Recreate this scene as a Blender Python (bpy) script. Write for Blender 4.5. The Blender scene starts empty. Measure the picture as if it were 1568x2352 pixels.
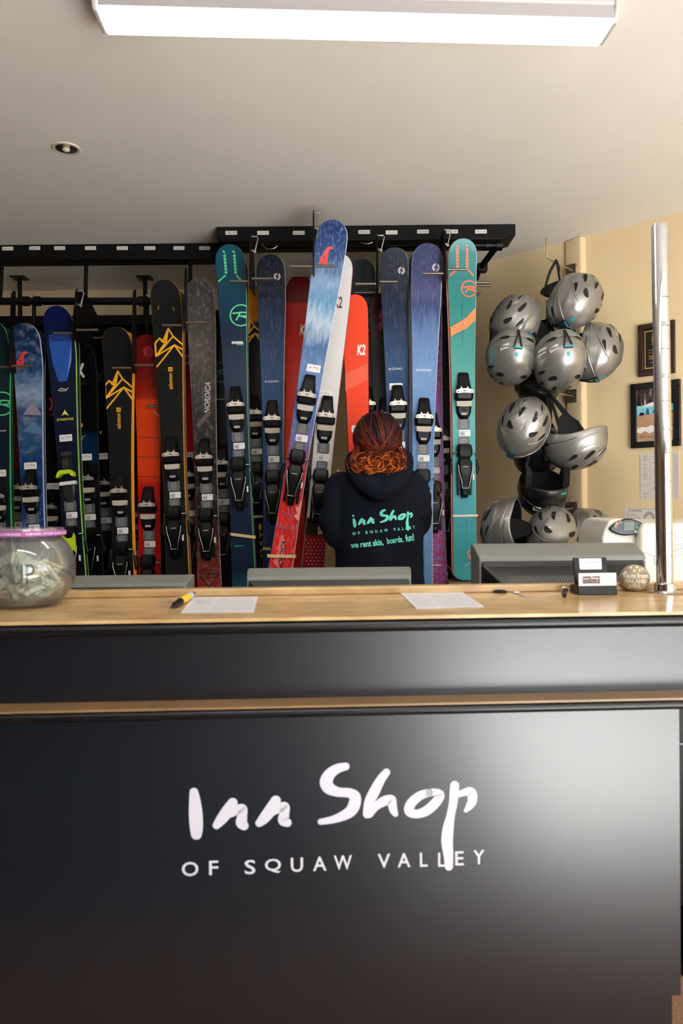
import bpy, math, random
from math import sin, cos, pi, sqrt, atan2, radians
from mathutils import Vector, Matrix, Euler
from mathutils.bvhtree import BVHTree
RND = random.Random(11)
S = bpy.context.scene
COL = S.collection
# ---------------------------------------------------------------- camera
FPX = 1750.0          # focal length in pixels of the 1568x2352 frame
EYE = 1.15            # eye height
PITCH = 16 / 1750
ROLL = -0.0095
RM = Matrix.Rotation(pi / 2 - PITCH, 3, 'X') @ Matrix.Rotation(ROLL, 3, 'Z')
CAMP = Vector((0, 0, EYE))
cd = bpy.data.cameras.new('camera')
cam = bpy.data.objects.new('camera', cd)
COL.objects.link(cam)
cam.matrix_world = Matrix.Translation(CAMP) @ RM.to_4x4()
cd.sensor_fit = 'VERTICAL'
cd.sensor_height = 36.0
cd.sensor_width = 24.0
cd.lens = 36.0 * FPX / 2352
cd.clip_start = 0.02
cd.dof.use_dof = True
cd.dof.focus_distance = 3.15
cd.dof.aperture_fstop = 4.4
S.camera = cam
# ---------------------------------------------------------------- light and exposure
W = bpy.data.worlds.new('world')
S.world = W
W.use_nodes = True
bg = W.node_tree.nodes['Background']
bg.inputs[0].default_value = (0.72, 0.82, 1.0, 1)
bg.inputs[1].default_value = 1.0
S.view_settings.view_transform = 'Standard'
S.view_settings.look = 'None'
S.view_settings.gamma = 1.0
S.view_settings.exposure = 0.42
LAMP_E = 13.0        # emission of the ceiling light diffusers
WINDOW_W = 60.0      # sky light through an unseen shop window, invented for its light
SIDE_W = 25.0        # sky light through an unseen side window, invented as well
SUN_E = 76.0         # added sun through the shop window, bounced up by the pale floor
CEIL = EYE + 1.2


def area(name, loc, direction, sx, sy, power, color):
    l = bpy.data.lights.new(name, 'AREA')
    l.shape = 'RECTANGLE'
    l.size = sx
    l.size_y = sy
    l.energy = power
    l.color = color
    o = bpy.data.objects.new(name, l)
    COL.objects.link(o)
    o.location = loc
    o.rotation_euler = Vector(direction).to_track_quat('-Z', 'Y').to_euler()
    return o


area('added_front_daylight', (2.15, -2.56, 1.25), (0, 1, 0), 2.2, 1.8, WINDOW_W, (0.90, 0.95, 1.0))
area('added_side_daylight', (3.36, -0.4, 1.45), (-1, 0.1, -0.05), 1.9, 1.25, SIDE_W, (0.90, 0.95, 1.0))


sl = bpy.data.lights.new('sun', 'SUN')
sl.energy = SUN_E
sl.angle = radians(3)
sl.color = (1.0, 0.98, 0.96)
so_ = bpy.data.objects.new('sun', sl)
COL.objects.link(so_)
so_.rotation_euler = Vector((-0.10, 0.82, -0.57)).to_track_quat('-Z', 'Y').to_euler()


def ray(px, py):
    return RM @ Vector(((px - 784) / FPX, -(py - 1176) / FPX, -1))


def P(px, py, d):
    v = ray(px, py)
    return CAMP + v * (d / v.y)


def PZ(px, py, z):
    v = ray(px, py)
    return CAMP + v * ((z - EYE) / v.z)


def plane_hit(px, py, o, n):
    v = ray(px, py)
    return CAMP + v * ((o - CAMP).dot(n) / v.dot(n))


def proj(p):
    q = RM.transposed() @ (Vector(p) - CAMP)
    return 784 + FPX * q.x / -q.z, 1176 - FPX * q.y / -q.z


# ---------------------------------------------------------------- materials
def lin(c):
    o = []
    for v in c[:3]:
        v = v / 255.0
        o.append(v / 12.92 if v <= 0.04045 else ((v + 0.055) / 1.055) ** 2.4)
    return (o[0], o[1], o[2], 1.0)


def deep(c, g):
    return tuple(max(0.0, v) ** g for v in c[:3]) + (1.0,)


MATS = {}


def mat(name, c, rough=0.5, metal=0.0, coat=0.0, spec=0.5, noise=0.0, nscale=20.0, bump=0.0, bscale=60.0, emit=0.0, trans=0.0, stretch=None, sheen=0.0):
    if name in MATS:
        return MATS[name]
    m = bpy.data.materials.new(name)
    m.use_nodes = True
    nt = m.node_tree
    b = nt.nodes['Principled BSDF']
    col = lin(c)
    if max(c) < 75 and metal < 0.5:
        col = deep(col, 1.22)
    b.inputs['Base Color'].default_value = col
    b.inputs['Roughness'].default_value = rough
    b.inputs['Metallic'].default_value = metal
    b.inputs['Coat Weight'].default_value = coat
    b.inputs['Coat Roughness'].default_value = 0.08
    b.inputs['Specular IOR Level'].default_value = spec
    b.inputs['Transmission Weight'].default_value = trans
    if sheen:
        b.inputs['Sheen Weight'].default_value = sheen
    if emit:
        b.inputs['Emission Color'].default_value = col
        b.inputs['Emission Strength'].default_value = emit
    if noise or bump:
        tc = nt.nodes.new('ShaderNodeTexCoord')
        mp = nt.nodes.new('ShaderNodeMapping')
        nt.links.new(tc.outputs['Object'], mp.inputs[0])
        if stretch:
            mp.inputs['Scale'].default_value = stretch
    if noise:
        n = nt.nodes.new('ShaderNodeTexNoise')
        n.inputs['Scale'].default_value = nscale
        n.inputs['Detail'].default_value = 5
        nt.links.new(mp.outputs[0], n.inputs[0])
        r = nt.nodes.new('ShaderNodeValToRGB')
        r.color_ramp.elements[0].position = 0.3
        r.color_ramp.elements[1].position = 0.7
        r.color_ramp.elements[0].color = [max(0, v * (1 - noise)) for v in col[:3]] + [1]
        r.color_ramp.elements[1].color = [min(1, v * (1 + noise)) for v in col[:3]] + [1]
        nt.links.new(n.outputs[0], r.inputs[0])
        nt.links.new(r.outputs[0], b.inputs['Base Color'])
    if bump:
        n2 = nt.nodes.new('ShaderNodeTexNoise')
        n2.inputs['Scale'].default_value = bscale
        n2.inputs['Detail'].default_value = 4
        nt.links.new(mp.outputs[0], n2.inputs[0])
        bp = nt.nodes.new('ShaderNodeBump')
        bp.inputs['Strength'].default_value = bump
        bp.inputs['Distance'].default_value = 0.01
        nt.links.new(n2.outputs[0], bp.inputs['Height'])
        nt.links.new(bp.outputs[0], b.inputs['Normal'])
    MATS[name] = m
    return m


def glass_mat(name, tint=(0.97, 0.98, 0.97), refl=0.08, haze=0.0):
    """thin clear sheet: lets light through and mirrors a little of the room"""
    if name in MATS:
        return MATS[name]
    m = bpy.data.materials.new(name)
    m.use_nodes = True
    nt = m.node_tree
    nt.nodes.remove(nt.nodes['Principled BSDF'])
    out = nt.nodes['Material Output']
    t = nt.nodes.new('ShaderNodeBsdfTransparent')
    t.inputs[0].default_value = (*tint, 1)
    g = nt.nodes.new('ShaderNodeBsdfGlossy')
    g.inputs['Roughness'].default_value = 0.03
    lw = nt.nodes.new('ShaderNodeLayerWeight')
    lw.inputs[0].default_value = 0.25
    ma = nt.nodes.new('ShaderNodeMath')
    ma.operation = 'MULTIPLY_ADD'
    ma.inputs[1].default_value = 0.65
    ma.inputs[2].default_value = refl
    nt.links.new(lw.outputs['Fresnel'], ma.inputs[0])
    mx = nt.nodes.new('ShaderNodeMixShader')
    nt.links.new(ma.outputs[0], mx.inputs[0])
    nt.links.new(t.outputs[0], mx.inputs[1])
    nt.links.new(g.outputs[0], mx.inputs[2])
    last = mx
    if haze:
        df = nt.nodes.new('ShaderNodeBsdfDiffuse')
        df.inputs[0].default_value = (0.85, 0.86, 0.84, 1)
        m2 = nt.nodes.new('ShaderNodeMixShader')
        m2.inputs[0].default_value = haze
        nt.links.new(mx.outputs[0], m2.inputs[1])
        nt.links.new(df.outputs[0], m2.inputs[2])
        last = m2
    nt.links.new(last.outputs[0], out.inputs[0])
    MATS[name] = m
    return m


def ramp_mat(name, stops, L, noise=0.03, nscale=6.0, stretch=(6, 6, 1), streak=0.0, streakcol=(230, 235, 245), rough=0.36, coat=0.0, lo=0.5, hi=0.72, spec=0.2):
    """colours that follow the object's own long (Z) axis, 0..L; stops = [(fraction, colour)]"""
    m = bpy.data.materials.new(name)
    m.use_nodes = True
    nt = m.node_tree
    b = nt.nodes['Principled BSDF']
    b.inputs['Roughness'].default_value = rough
    b.inputs['Coat Weight'].default_value = coat
    b.inputs['Coat Roughness'].default_value = 0.1
    b.inputs['Specular IOR Level'].default_value = spec
    tc = nt.nodes.new('ShaderNodeTexCoord')
    sx = nt.nodes.new('ShaderNodeSeparateXYZ')
    nt.links.new(tc.outputs['Object'], sx.inputs[0])
    mp = nt.nodes.new('ShaderNodeMapping')
    mp.inputs['Scale'].default_value = stretch
    nt.links.new(tc.outputs['Object'], mp.inputs[0])
    n = nt.nodes.new('ShaderNodeTexNoise')
    n.inputs['Scale'].default_value = nscale
    n.inputs['Detail'].default_value = 6
    n.inputs['Roughness'].default_value = 0.65
    nt.links.new(mp.outputs[0], n.inputs[0])
    d = nt.nodes.new('ShaderNodeMath')
    d.operation = 'DIVIDE'
    d.inputs[1].default_value = L
    nt.links.new(sx.outputs['Z'], d.inputs[0])
    ns = nt.nodes.new('ShaderNodeMath')
    ns.operation = 'MULTIPLY_ADD'
    ns.inputs[1].default_value = 2 * noise
    ns.inputs[2].default_value = -noise
    nt.links.new(n.outputs[0], ns.inputs[0])
    ad = nt.nodes.new('ShaderNodeMath')
    ad.operation = 'ADD'
    nt.links.new(d.outputs[0], ad.inputs[0])
    nt.links.new(ns.outputs[0], ad.inputs[1])
    r = nt.nodes.new('ShaderNodeValToRGB')
    stops = sorted(stops, key=lambda s: s[0])
    e = r.color_ramp.elements
    while len(e) < len(stops):
        e.new(0.5)
    for i, (p, c) in enumerate(stops):
        e[i].position = min(1, max(0, p))
        e[i].color = deep(lin(c), 1.2)
    nt.links.new(ad.outputs[0], r.inputs[0])
    colout = r.outputs[0]
    if streak:
        n2 = nt.nodes.new('ShaderNodeTexNoise')
        n2.inputs['Scale'].default_value = nscale * 2.3
        n2.inputs['Detail'].default_value = 8
        nt.links.new(mp.outputs[0], n2.inputs[0])
        mr = nt.nodes.new('ShaderNodeMapRange')
        mr.inputs[1].default_value = lo
        mr.inputs[2].default_value = hi
        mr.inputs[4].default_value = streak
        nt.links.new(n2.outputs[0], mr.inputs[0])
        mx = nt.nodes.new('ShaderNodeMixRGB')
        mx.inputs[2].default_value = lin(streakcol)
        nt.links.new(mr.outputs[0], mx.inputs[0])
        nt.links.new(colout, mx.inputs[1])
        colout = mx.outputs[0]
    nt.links.new(colout, b.inputs['Base Color'])
    return m


# ---------------------------------------------------------------- mesh building
def cr(pts, n):
    """smooth curve through pts (any dimension)"""
    if n <= 1 or len(pts) < 3:
        return [tuple(p) for p in pts]
    out = []
    for i in range(len(pts) - 1):
        p0 = pts[max(0, i - 1)]
        p1, p2 = pts[i], pts[i + 1]
        p3 = pts[min(len(pts) - 1, i + 2)]
        for k in range(n):
            t = k / n
            out.append(tuple(0.5 * (2 * b + (c - a) * t + (2 * a - 5 * b + 4 * c - d) * t * t + (3 * b - a - 3 * c + d) * t ** 3)
                             for a, b, c, d in zip(p0, p1, p2, p3)))
    out.append(tuple(pts[-1]))
    return out


class MB:
    def __init__(s):
        s.v, s.f, s.m = [], [], []

    def add(s, vs, fs, mi=0):
        o = len(s.v)
        s.v += [Vector(v) for v in vs]
        for f in fs:
            s.f.append([i + o for i in f])
            s.m.append(mi)
        return s

    def box(s, c, size, mi=0, R=None):
        hx, hy, hz = size[0] / 2, size[1] / 2, size[2] / 2
        vs = [Vector((x, y, z)) for x in (-hx, hx) for y in (-hy, hy) for z in (-hz, hz)]
        if R is not None:
            vs = [R @ v for v in vs]
        return s.add([v + Vector(c) for v in vs], [(0, 1, 3, 2), (4, 6, 7, 5), (0, 4, 5, 1), (2, 3, 7, 6), (0, 2, 6, 4), (1, 5, 7, 3)], mi)

    def box2(s, a, b, mi=0):
        return s.box([(a[i] + b[i]) / 2 for i in range(3)], [abs(b[i] - a[i]) for i in range(3)], mi)

    def loft(s, rings, mi=0, closed=True, caps=(True, True)):
        n = len(rings[0])
        fs = []
        for i in range(len(rings) - 1):
            for j in range(n if closed else n - 1):
                k = (j + 1) % n
                fs.append((i * n + j, i * n + k, (i + 1) * n + k, (i + 1) * n + j))
        if caps[0]:
            fs.append(tuple(range(n - 1, -1, -1)))
        if caps[1]:
            b = (len(rings) - 1) * n
            fs.append(tuple(range(b, b + n)))
        return s.add([v for r in rings for v in r], fs, mi)

    def tube(s, pts, r, seg=8, mi=0, flat=1.0, caps=True):
        pts = [Vector(p) for p in pts]
        if not isinstance(r, (list, tuple)):
            r = [r] * len(pts)
        rings = []
        u = None
        for i, p in enumerate(pts):
            t = (pts[min(i + 1, len(pts) - 1)] - pts[max(i - 1, 0)])
            t = t.normalized() if t.length > 1e-9 else Vector((0, 0, 1))
            if u is None:
                a = Vector((0, 0, 1)) if abs(t.z) < 0.9 else Vector((1, 0, 0))
                u = t.cross(a).normalized()
            u = (u - t * u.dot(t)).normalized()
            w = t.cross(u)
            rings.append([p + (u * cos(2 * pi * k / seg) + w * sin(2 * pi * k / seg) * flat) * r[i] for k in range(seg)])
        return s.loft(rings, mi, caps=(caps, caps))

    def lathe(s, prof, seg=32, c=(0, 0, 0), mi=0, R=None):
        rings = []
        for rr, z in prof:
            ring = [Vector((rr * cos(2 * pi * k / seg), rr * sin(2 * pi * k / seg), z)) for k in range(seg)]
            rings.append([(R @ v if R is not None else v) + Vector(c) for v in ring])
        return s.loft(rings, mi)

    def ell(s, c, r, seg=20, rings=12, mi=0, R=None):
        prof = []
        rs = []
        for i in range(rings + 1):
            t = pi * i / rings
            k = max(0.004, sin(t))
            ring = [Vector((r[0] * k * cos(2 * pi * j / seg), r[1] * k * sin(2 * pi * j / seg), -r[2] * cos(t))) for j in range(seg)]
            rs.append([(R @ v if R is not None else v) + Vector(c) for v in ring])
        return s.loft(rs, mi)

    def prism(s, pts, y0, y1, mi=0, axis='y'):
        """outline in (x, z), pushed from y0 to y1"""
        n = len(pts)
        if axis == 'y':
            vs = [(x, y0, z) for x, z in pts] + [(x, y1, z) for x, z in pts]
        elif axis == 'x':
            vs = [(y0, x, z) for x, z in pts] + [(y1, x, z) for x, z in pts]
        else:
            vs = [(x, z, y0) for x, z in pts] + [(x, z, y1) for x, z in pts]
        fs = [tuple(range(n)), tuple(range(2 * n - 1, n - 1, -1))]
        fs += [(i, i + n, (i + 1) % n + n, (i + 1) % n) for i in range(n)]
        return s.add(vs, fs, mi)

    def xf(s, M):
        s.v = [M @ v for v in s.v]
        return s

    def build(s, name, mats, parent=None, M=None, smooth=None, bevel=0.0, seg=2, fix=True, mesh_only=False):
        me = bpy.data.meshes.new(name)
        me.from_pydata([tuple(v) for v in s.v], [], s.f)
        if not isinstance(mats, (list, tuple)):
            mats = [mats]
        for m in mats:
            me.materials.append(m)
        me.polygons.foreach_set('material_index', s.m)
        if fix:
            import bmesh
            bm = bmesh.new()
            bm.from_mesh(me)
            bmesh.ops.recalc_face_normals(bm, faces=bm.faces)
            bm.to_mesh(me)
            bm.free()
        me.update()
        if smooth is not None:
            me.polygons.foreach_set('use_smooth', [True] * len(me.polygons))
            if smooth < 180:
                me.set_sharp_from_angle(angle=radians(smooth))
        if mesh_only:
            return me
        return link(name, me, parent, M, bevel, seg)


def link(name, me, parent=None, M=None, bevel=0.0, seg=2):
    o = bpy.data.objects.new(name, me)
    COL.objects.link(o)
    if parent is not None:
        o.parent = parent
    if M is not None:
        o.matrix_basis = M
    if bevel:
        b = o.modifiers.new('bevel', 'BEVEL')
        b.width = bevel
        b.segments = seg
        b.limit_method = 'ANGLE'
        b.angle_limit = radians(35)
        if not any(p.use_smooth for p in me.polygons):
            me.polygons.foreach_set('use_smooth', [True] * len(me.polygons))
            me.set_sharp_from_angle(angle=radians(40))
    return o


def tag(o, label=None, cat=None, group=None, kind=None):
    if label:
        o['label'] = label
    if cat:
        o['category'] = cat
    if group:
        o['group'] = group
    if kind:
        o['kind'] = kind
    return o


def thing(name, label, cat, M=None, group=None):
    o = bpy.data.objects.new(name, None)
    COL.objects.link(o)
    o.empty_display_size = 0.05
    if M is not None:
        o.matrix_basis = M if isinstance(M, Matrix) else Matrix.Translation(M)
    return tag(o, label, cat, group)


def bake(o):
    """turn modifiers into plain mesh"""
    dg = bpy.context.evaluated_depsgraph_get()
    dg.update()
    me = bpy.data.meshes.new_from_object(o.evaluated_get(dg))
    o.modifiers.clear()
    old = o.data
    o.data = me
    bpy.data.meshes.remove(old)
    return o


TXT = {}


def text_geo(s, bold=0.0):
    key = (s, bold)
    if key not in TXT:
        cu = bpy.data.curves.new('t', 'FONT')
        cu.body = s
        cu.offset = bold
        cu.resolution_u = 3
        ob = bpy.data.objects.new('t', cu)
        COL.objects.link(ob)
        dg = bpy.context.evaluated_depsgraph_get()
        me = bpy.data.meshes.new_from_object(ob.evaluated_get(dg))
        vs = [(v.co.x, v.co.y) for v in me.vertices]
        fs = [tuple(p.vertices) for p in me.polygons]
        bpy.data.objects.remove(ob)
        bpy.data.curves.remove(cu)
        bpy.data.meshes.remove(me)
        x0, x1 = min(v[0] for v in vs), max(v[0] for v in vs)
        y0, y1 = min(v[1] for v in vs), max(v[1] for v in vs)
        TXT[key] = ([((x - x0) / (x1 - x0) - 0.5, (y - y0) / (y1 - y0) - 0.5) for x, y in vs], fs)
    return TXT[key]


# brush lettering of the shop sign: strokes as (x, y, radius)
INN = [
    [(132, 200, 20), (136, 240, 26), (139, 300, 31), (141, 360, 30), (141, 393, 25)],
    [(308, 248, 22), (285, 285, 28), (255, 325, 25), (233, 352, 18)],
    [(300, 300, 16), (330, 280, 21), (352, 278, 22), (350, 310, 23), (347, 340, 26), (358, 354, 21)],
    [(505, 238, 23), (485, 275, 28), (450, 320, 25), (428, 342, 18)],
    [(495, 292, 14), (525, 272, 21), (546, 268, 22), (543, 300, 23), (540, 328, 26), (556, 340, 20)],
    [(828, 80, 18), (790, 90, 22), (755, 115, 26), (738, 150, 30), (750, 180, 28), (790, 198, 22), (840, 202, 22), (868, 218, 26), (868, 250, 28), (850, 285, 27), (810, 310, 22), (760, 327, 17), (710, 336, 14)],
    [(1016, 107, 18), (990, 140, 21), (960, 195, 25), (935, 245, 23), (925, 300, 20)],
    [(935, 300, 18), (965, 265, 19), (1005, 240, 23), (1038, 232, 20), (1042, 260, 20), (1048, 285, 18), (1056, 300, 13)],
    [(1215, 200, 18), (1170, 215, 21), (1130, 250, 23), (1120, 285, 23), (1150, 300, 20), (1200, 285, 23), (1245, 245, 23), (1265, 212, 20), (1245, 199, 17), (1215, 200, 18)],
    [(1333, 167, 21), (1330, 200, 21), (1325, 250, 20), (1312, 310, 20), (1300, 370, 26), (1295, 430, 27), (1300, 490, 23), (1302, 545, 19)],
    [(1330, 218, 14), (1370, 201, 16), (1408, 198, 23), (1415, 235, 22), (1402, 262, 18), (1384, 283, 10)],
]
SQV = [('O', 110, 553, 76), ('F', 217, 548, 42), ('S', 383, 545, 50), ('Q', 488, 540, 74), ('U', 598, 535, 56), ('A', 703, 530, 62), ('W', 810, 525, 84),
       ('V', 1000, 518, 58), ('A', 1093, 515, 60), ('L', 1185, 513, 36), ('L', 1270, 513, 36), ('E', 1352, 507, 40), ('Y', 1443, 502, 52)]


def innxy(zx, zy):
    return (zx - 75) / 1395 - 0.5, -(zy + 0.03 * (zx - 75) - 330) / 1395


class Flat:
    """draws flat graphics into mesh mb through mapf(u, v) -> point"""

    def __init__(s, mb, mapf, clip=None):
        s.mb, s.map, s.clip = mb, mapf, clip

    def face(s, pts, mi, lift=0.0):
        if lift:
            u = sum(p[0] for p in pts) / len(pts)
            v = sum(p[1] for p in pts) / len(pts)
            o = s.map(u, v)
            nn = (s.map(u + 1e-3, v) - o).cross(s.map(u, v + 1e-3) - o)
            nn = nn.normalized() * lift if nn.length > 1e-12 else Vector((0, 0, 0))
            s.mb.add([s.map(*p) + nn for p in s.cut(pts)], [tuple(range(len(s.cut(pts))))] if len(s.cut(pts)) > 2 else [], mi)
            return
        pts = s.cut(pts)
        if len(pts) > 2:
            s.mb.add([s.map(*p) for p in pts], [tuple(range(len(pts)))], mi)

    def cut(s, pts):
        if s.clip:
            cx = sum(p[1] for p in pts) / len(pts)
            w = s.clip(cx)
            for sg in (1, -1):
                out = []
                for i in range(len(pts)):
                    a, b = pts[i], pts[(i + 1) % len(pts)]
                    ia, ib = sg * a[0] <= w, sg * b[0] <= w
                    if ia:
                        out.append(a)
                    if ia != ib:
                        t = (sg * w - a[0]) / (b[0] - a[0])
                        out.append((sg * w, a[1] + t * (b[1] - a[1])))
                pts = out
                if len(pts) < 3:
                    return []
        return pts

    def rect(s, u0, v0, u1, v1, mi):
        s.face([(u0, v0), (u1, v0), (u1, v1), (u0, v1)], mi)

    def rrect(s, cx, cy, w, h, r, mi, n=4):
        pts = []
        for (sx, sy, a0) in ((1, 1, 0), (-1, 1, 90), (-1, -1, 180), (1, -1, 270)):
            for k in range(n + 1):
                a = radians(a0 + 90 * k / n)
                pts.append((cx + sx * (w / 2 - r) + r * cos(a), cy + sy * (h / 2 - r) + r * sin(a)))
        s.face(pts, mi)

    def disc(s, cx, cy, r, mi, n=14, lift=0.0):
        s.face([(cx + r * cos(2 * pi * k / n), cy + r * sin(2 * pi * k / n)) for k in range(n)], mi, lift)

    def stroke(s, pts, mi, n=12, lift=0.0):
        """brush stroke with round ends; pts = (u, v, radius)"""
        N = len(pts)
        L, Rr = [], []
        ang = []
        for i in range(N):
            a, b = pts[max(0, i - 1)], pts[min(N - 1, i + 1)]
            t = atan2(b[1] - a[1], b[0] - a[0])
            ang.append(t)
            r = pts[i][2]
            L.append((pts[i][0] - sin(t) * r, pts[i][1] + cos(t) * r))
            Rr.append((pts[i][0] + sin(t) * r, pts[i][1] - cos(t) * r))
        for i in range(N - 1):
            s.face([L[i], Rr[i], Rr[i + 1], L[i + 1]], mi, lift)
        h = max(3, n // 2)
        for i, sg in ((0, 1), (N - 1, -1)):
            x, y, r = pts[i]
            a0 = ang[i] + sg * pi / 2
            s.face([(x + r * cos(a0 + pi * k / h), y + r * sin(a0 + pi * k / h)) for k in range(h + 1)], mi, lift)


    def line(s, pts, w, mi, joint=True, n=8):
        """pts may carry their own radius as third number"""
        for i in range(len(pts) - 1):
            a, b = pts[i], pts[i + 1]
            ra = a[2] if len(a) > 2 else w / 2
            rb = b[2] if len(b) > 2 else w / 2
            dx, dy = b[0] - a[0], b[1] - a[1]
            l = sqrt(dx * dx + dy * dy)
            if l < 1e-9:
                continue
            nx, ny = -dy / l, dx / l
            s.face([(a[0] + nx * ra, a[1] + ny * ra), (a[0] - nx * ra, a[1] - ny * ra), (b[0] - nx * rb, b[1] - ny * rb), (b[0] + nx * rb, b[1] + ny * rb)], mi, 1e-5 + 2e-5 * (i % 2))
        if joint:
            for k, a in enumerate(pts):
                s.disc(a[0], a[1], a[2] if len(a) > 2 else w / 2, mi, n, 5e-5 + 1e-5 * (k % 2))

    def ring(s, cx, cy, r, w, mi, a0=0, a1=360, n=36):
        for k in range(n):
            t0, t1 = radians(a0 + (a1 - a0) * k / n), radians(a0 + (a1 - a0) * (k + 1) / n)
            s.face([(cx + q * cos(t), cy + q * sin(t)) for q, t in ((r - w / 2, t0), (r + w / 2, t0), (r + w / 2, t1), (r - w / 2, t1))], mi)

    def text(s, t, cx, cy, w, h, mi, rot=0.0, bold=0.0, slant=0.0):
        vs, fs = text_geo(t, bold)
        c, sn = cos(rot), sin(rot)
        q = []
        for x, y in vs:
            x, y = x * w + slant * y * h, y * h
            q.append((cx + x * c - y * sn, cy + x * sn + y * c))
        if s.clip:
            for f in fs:
                s.face([q[i] for i in f], mi)
        else:
            s.mb.add([s.map(*p) for p in q], fs, mi)

    def inn(s, cx, cy, w, mi, fine=4, rot=0.0, dot=False, sub=True, n=12, thick=1.0):
        c, sn = cos(rot), sin(rot)

        def T(x, y):
            return cx + (x * c - y * sn) * w, cy + (x * sn + y * c) * w
        for k, st in enumerate(INN):
            if dot and k == 0:
                st = [(132, 240, 20), (136, 270, 25), (139, 310, 29), (141, 360, 28), (141, 393, 24)]
            st = cr(st, fine)
            s.stroke([(*T(*innxy(a[0], a[1])), a[2] / 1395 * w * thick) for a in st], mi, n, 1e-6 + 3e-5 * k)
        if dot:
            s.disc(*T(*innxy(128, 160)), 25 / 1395 * w, mi, n)
        if sub == 'line':
            a, b = T(*innxy(100, 545)), T(*innxy(1240, 511))
            s.line([a, b], 14 / 1395 * w, mi, False)
        elif sub:
            for ch, x, y, ww in SQV:
                u, v = T(*innxy(x, y))
                s.text(ch, u, v, ww / 1395 * w, 66 / 1395 * w, mi, rot, 0.012 if thick <= 1.0 else 0.045)


# common materials
black_plastic = mat('black_plastic', (20, 20, 22), 0.38, spec=0.3)
black_rubber = mat('black_rubber', (16, 16, 17), 0.6)
black_metal = mat('black_powder_coat', (11, 11, 12), 0.45, 0.0, spec=0.25, noise=0.2, nscale=30)
chrome = mat('chrome', (202, 202, 206), 0.08, 1.0)
steel = mat('steel', (190, 188, 185), 0.3, 1.0)
white_paper = mat('white_paper', (236, 234, 232), 0.7)
ink_black = mat('ink_black', (25, 25, 28), 0.6)
ink_grey = mat('ink_grey', (140, 140, 145), 0.7)
# ---------------------------------------------------------------- the room
wall_paint = mat('beige_wall_paint', (232, 208, 164), 0.75, noise=0.03, nscale=3, bump=0.06, bscale=90)
ceil_paint = mat('ceiling_paint', (236, 231, 224), 0.85, noise=0.025, nscale=2.5, bump=0.1, bscale=45)
floor_m = mat('brown_carpet', (150, 112, 84), 0.9, noise=0.25, nscale=120, bump=0.3, bscale=300)
white_trim = mat('white_trim', (230, 226, 216), 0.45)


def structure(name, mb, m, **k):
    o = mb.build(name, m, **k)
    o['kind'] = 'structure'
    return o


dA, dB = PZ(1092, 608, CEIL), PZ(1568, 487, CEIL)        # ceiling line of the diagonal wall
dA.z = dB.z = 0
ddir = (dB - dA).normalized()
YB = 4.22
XR = 3.4
cornA = dA - ddir * ((YB - dA.y) / -ddir.y)               # where it meets the back wall
cornB = dA + ddir * ((XR - dA.x) / ddir.x)                # where it meets the right wall
dn = Vector((-ddir.y, ddir.x, 0))                         # out of the room
if dn.y < 0:
    dn = -dn
XL, YF = -3.0, -2.6
T = 0.1
structure('floor', MB().box2((XL - T, YF - T, -0.1), (XR + T, YB + T, 0)), floor_m)
structure('floor_2', MB().box2((0.25, YF, 0), (XR, 0.72, 0.004)), mat('pale_bounce_floor', (203, 203, 204), 0.5, noise=0.05, nscale=4))  # unseen pale floor, added to bounce sunlight onto ceiling and counter
structure('floor_3', MB().box2((XL, YF, 0), (0.249, 0.72, 0.004)), mat('dark_reflection_floor', (72, 80, 90), 0.9, noise=0.2, nscale=120, bump=0.3, bscale=300))  # unseen dark floor, added to keep the counter's left reflection dark and bluish
structure('ceiling', MB().box2((XL - T, YF - T, CEIL), (XR + T, YB + T, CEIL + 0.1)), ceil_paint)
structure('wall_back', MB().box2((XL - T, YB, 0), (cornA.x + 0.05, YB + T, CEIL)), wall_paint)
wood_wall = mat('brown_wood_wall', (116, 92, 68), 0.6, noise=0.15, nscale=6, stretch=(1, 1, 0.2))  # unseen left and front walls, coloured dark to cut bounced light
structure('wall_left', MB().box2((XL - T, YF, 0), (XL, YB, CEIL)), wood_wall)


def quadprism(a, b, out, z0, z1):
    m = MB()
    vs = [a, b, b + out, a + out]
    m.prism([(v.x, v.y) for v in vs], z0, z1, axis='z')
    return m


structure('wall_diagonal', quadprism(cornA, cornB, dn * T, 0, CEIL), wall_paint)
# slim boxed pilaster that carries the helmet hooks
pl0 = PZ(1303, 557, CEIL)
pl1 = PZ(1338, 546, CEIL)
pl0.z = pl1.z = 0
pa = dA + ddir * (pl0 - dA).dot(ddir)
pw = 0.085
pil = MB()
q = [pa + dn * 0.01, pa - dn * 0.012, pa - dn * 0.030 + ddir * (pw - 0.02), pa - dn * 0.030 + ddir * pw, pa + ddir * (pw + 0.012) + dn * 0.01]
pil.prism([(v.x, v.y) for v in q], 0.0, CEIL, axis='z')
structure('trim_1', pil, wall_paint, bevel=0.006)
pil_face = pa - dn * 0.022 + ddir * (pw * 0.5)
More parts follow.
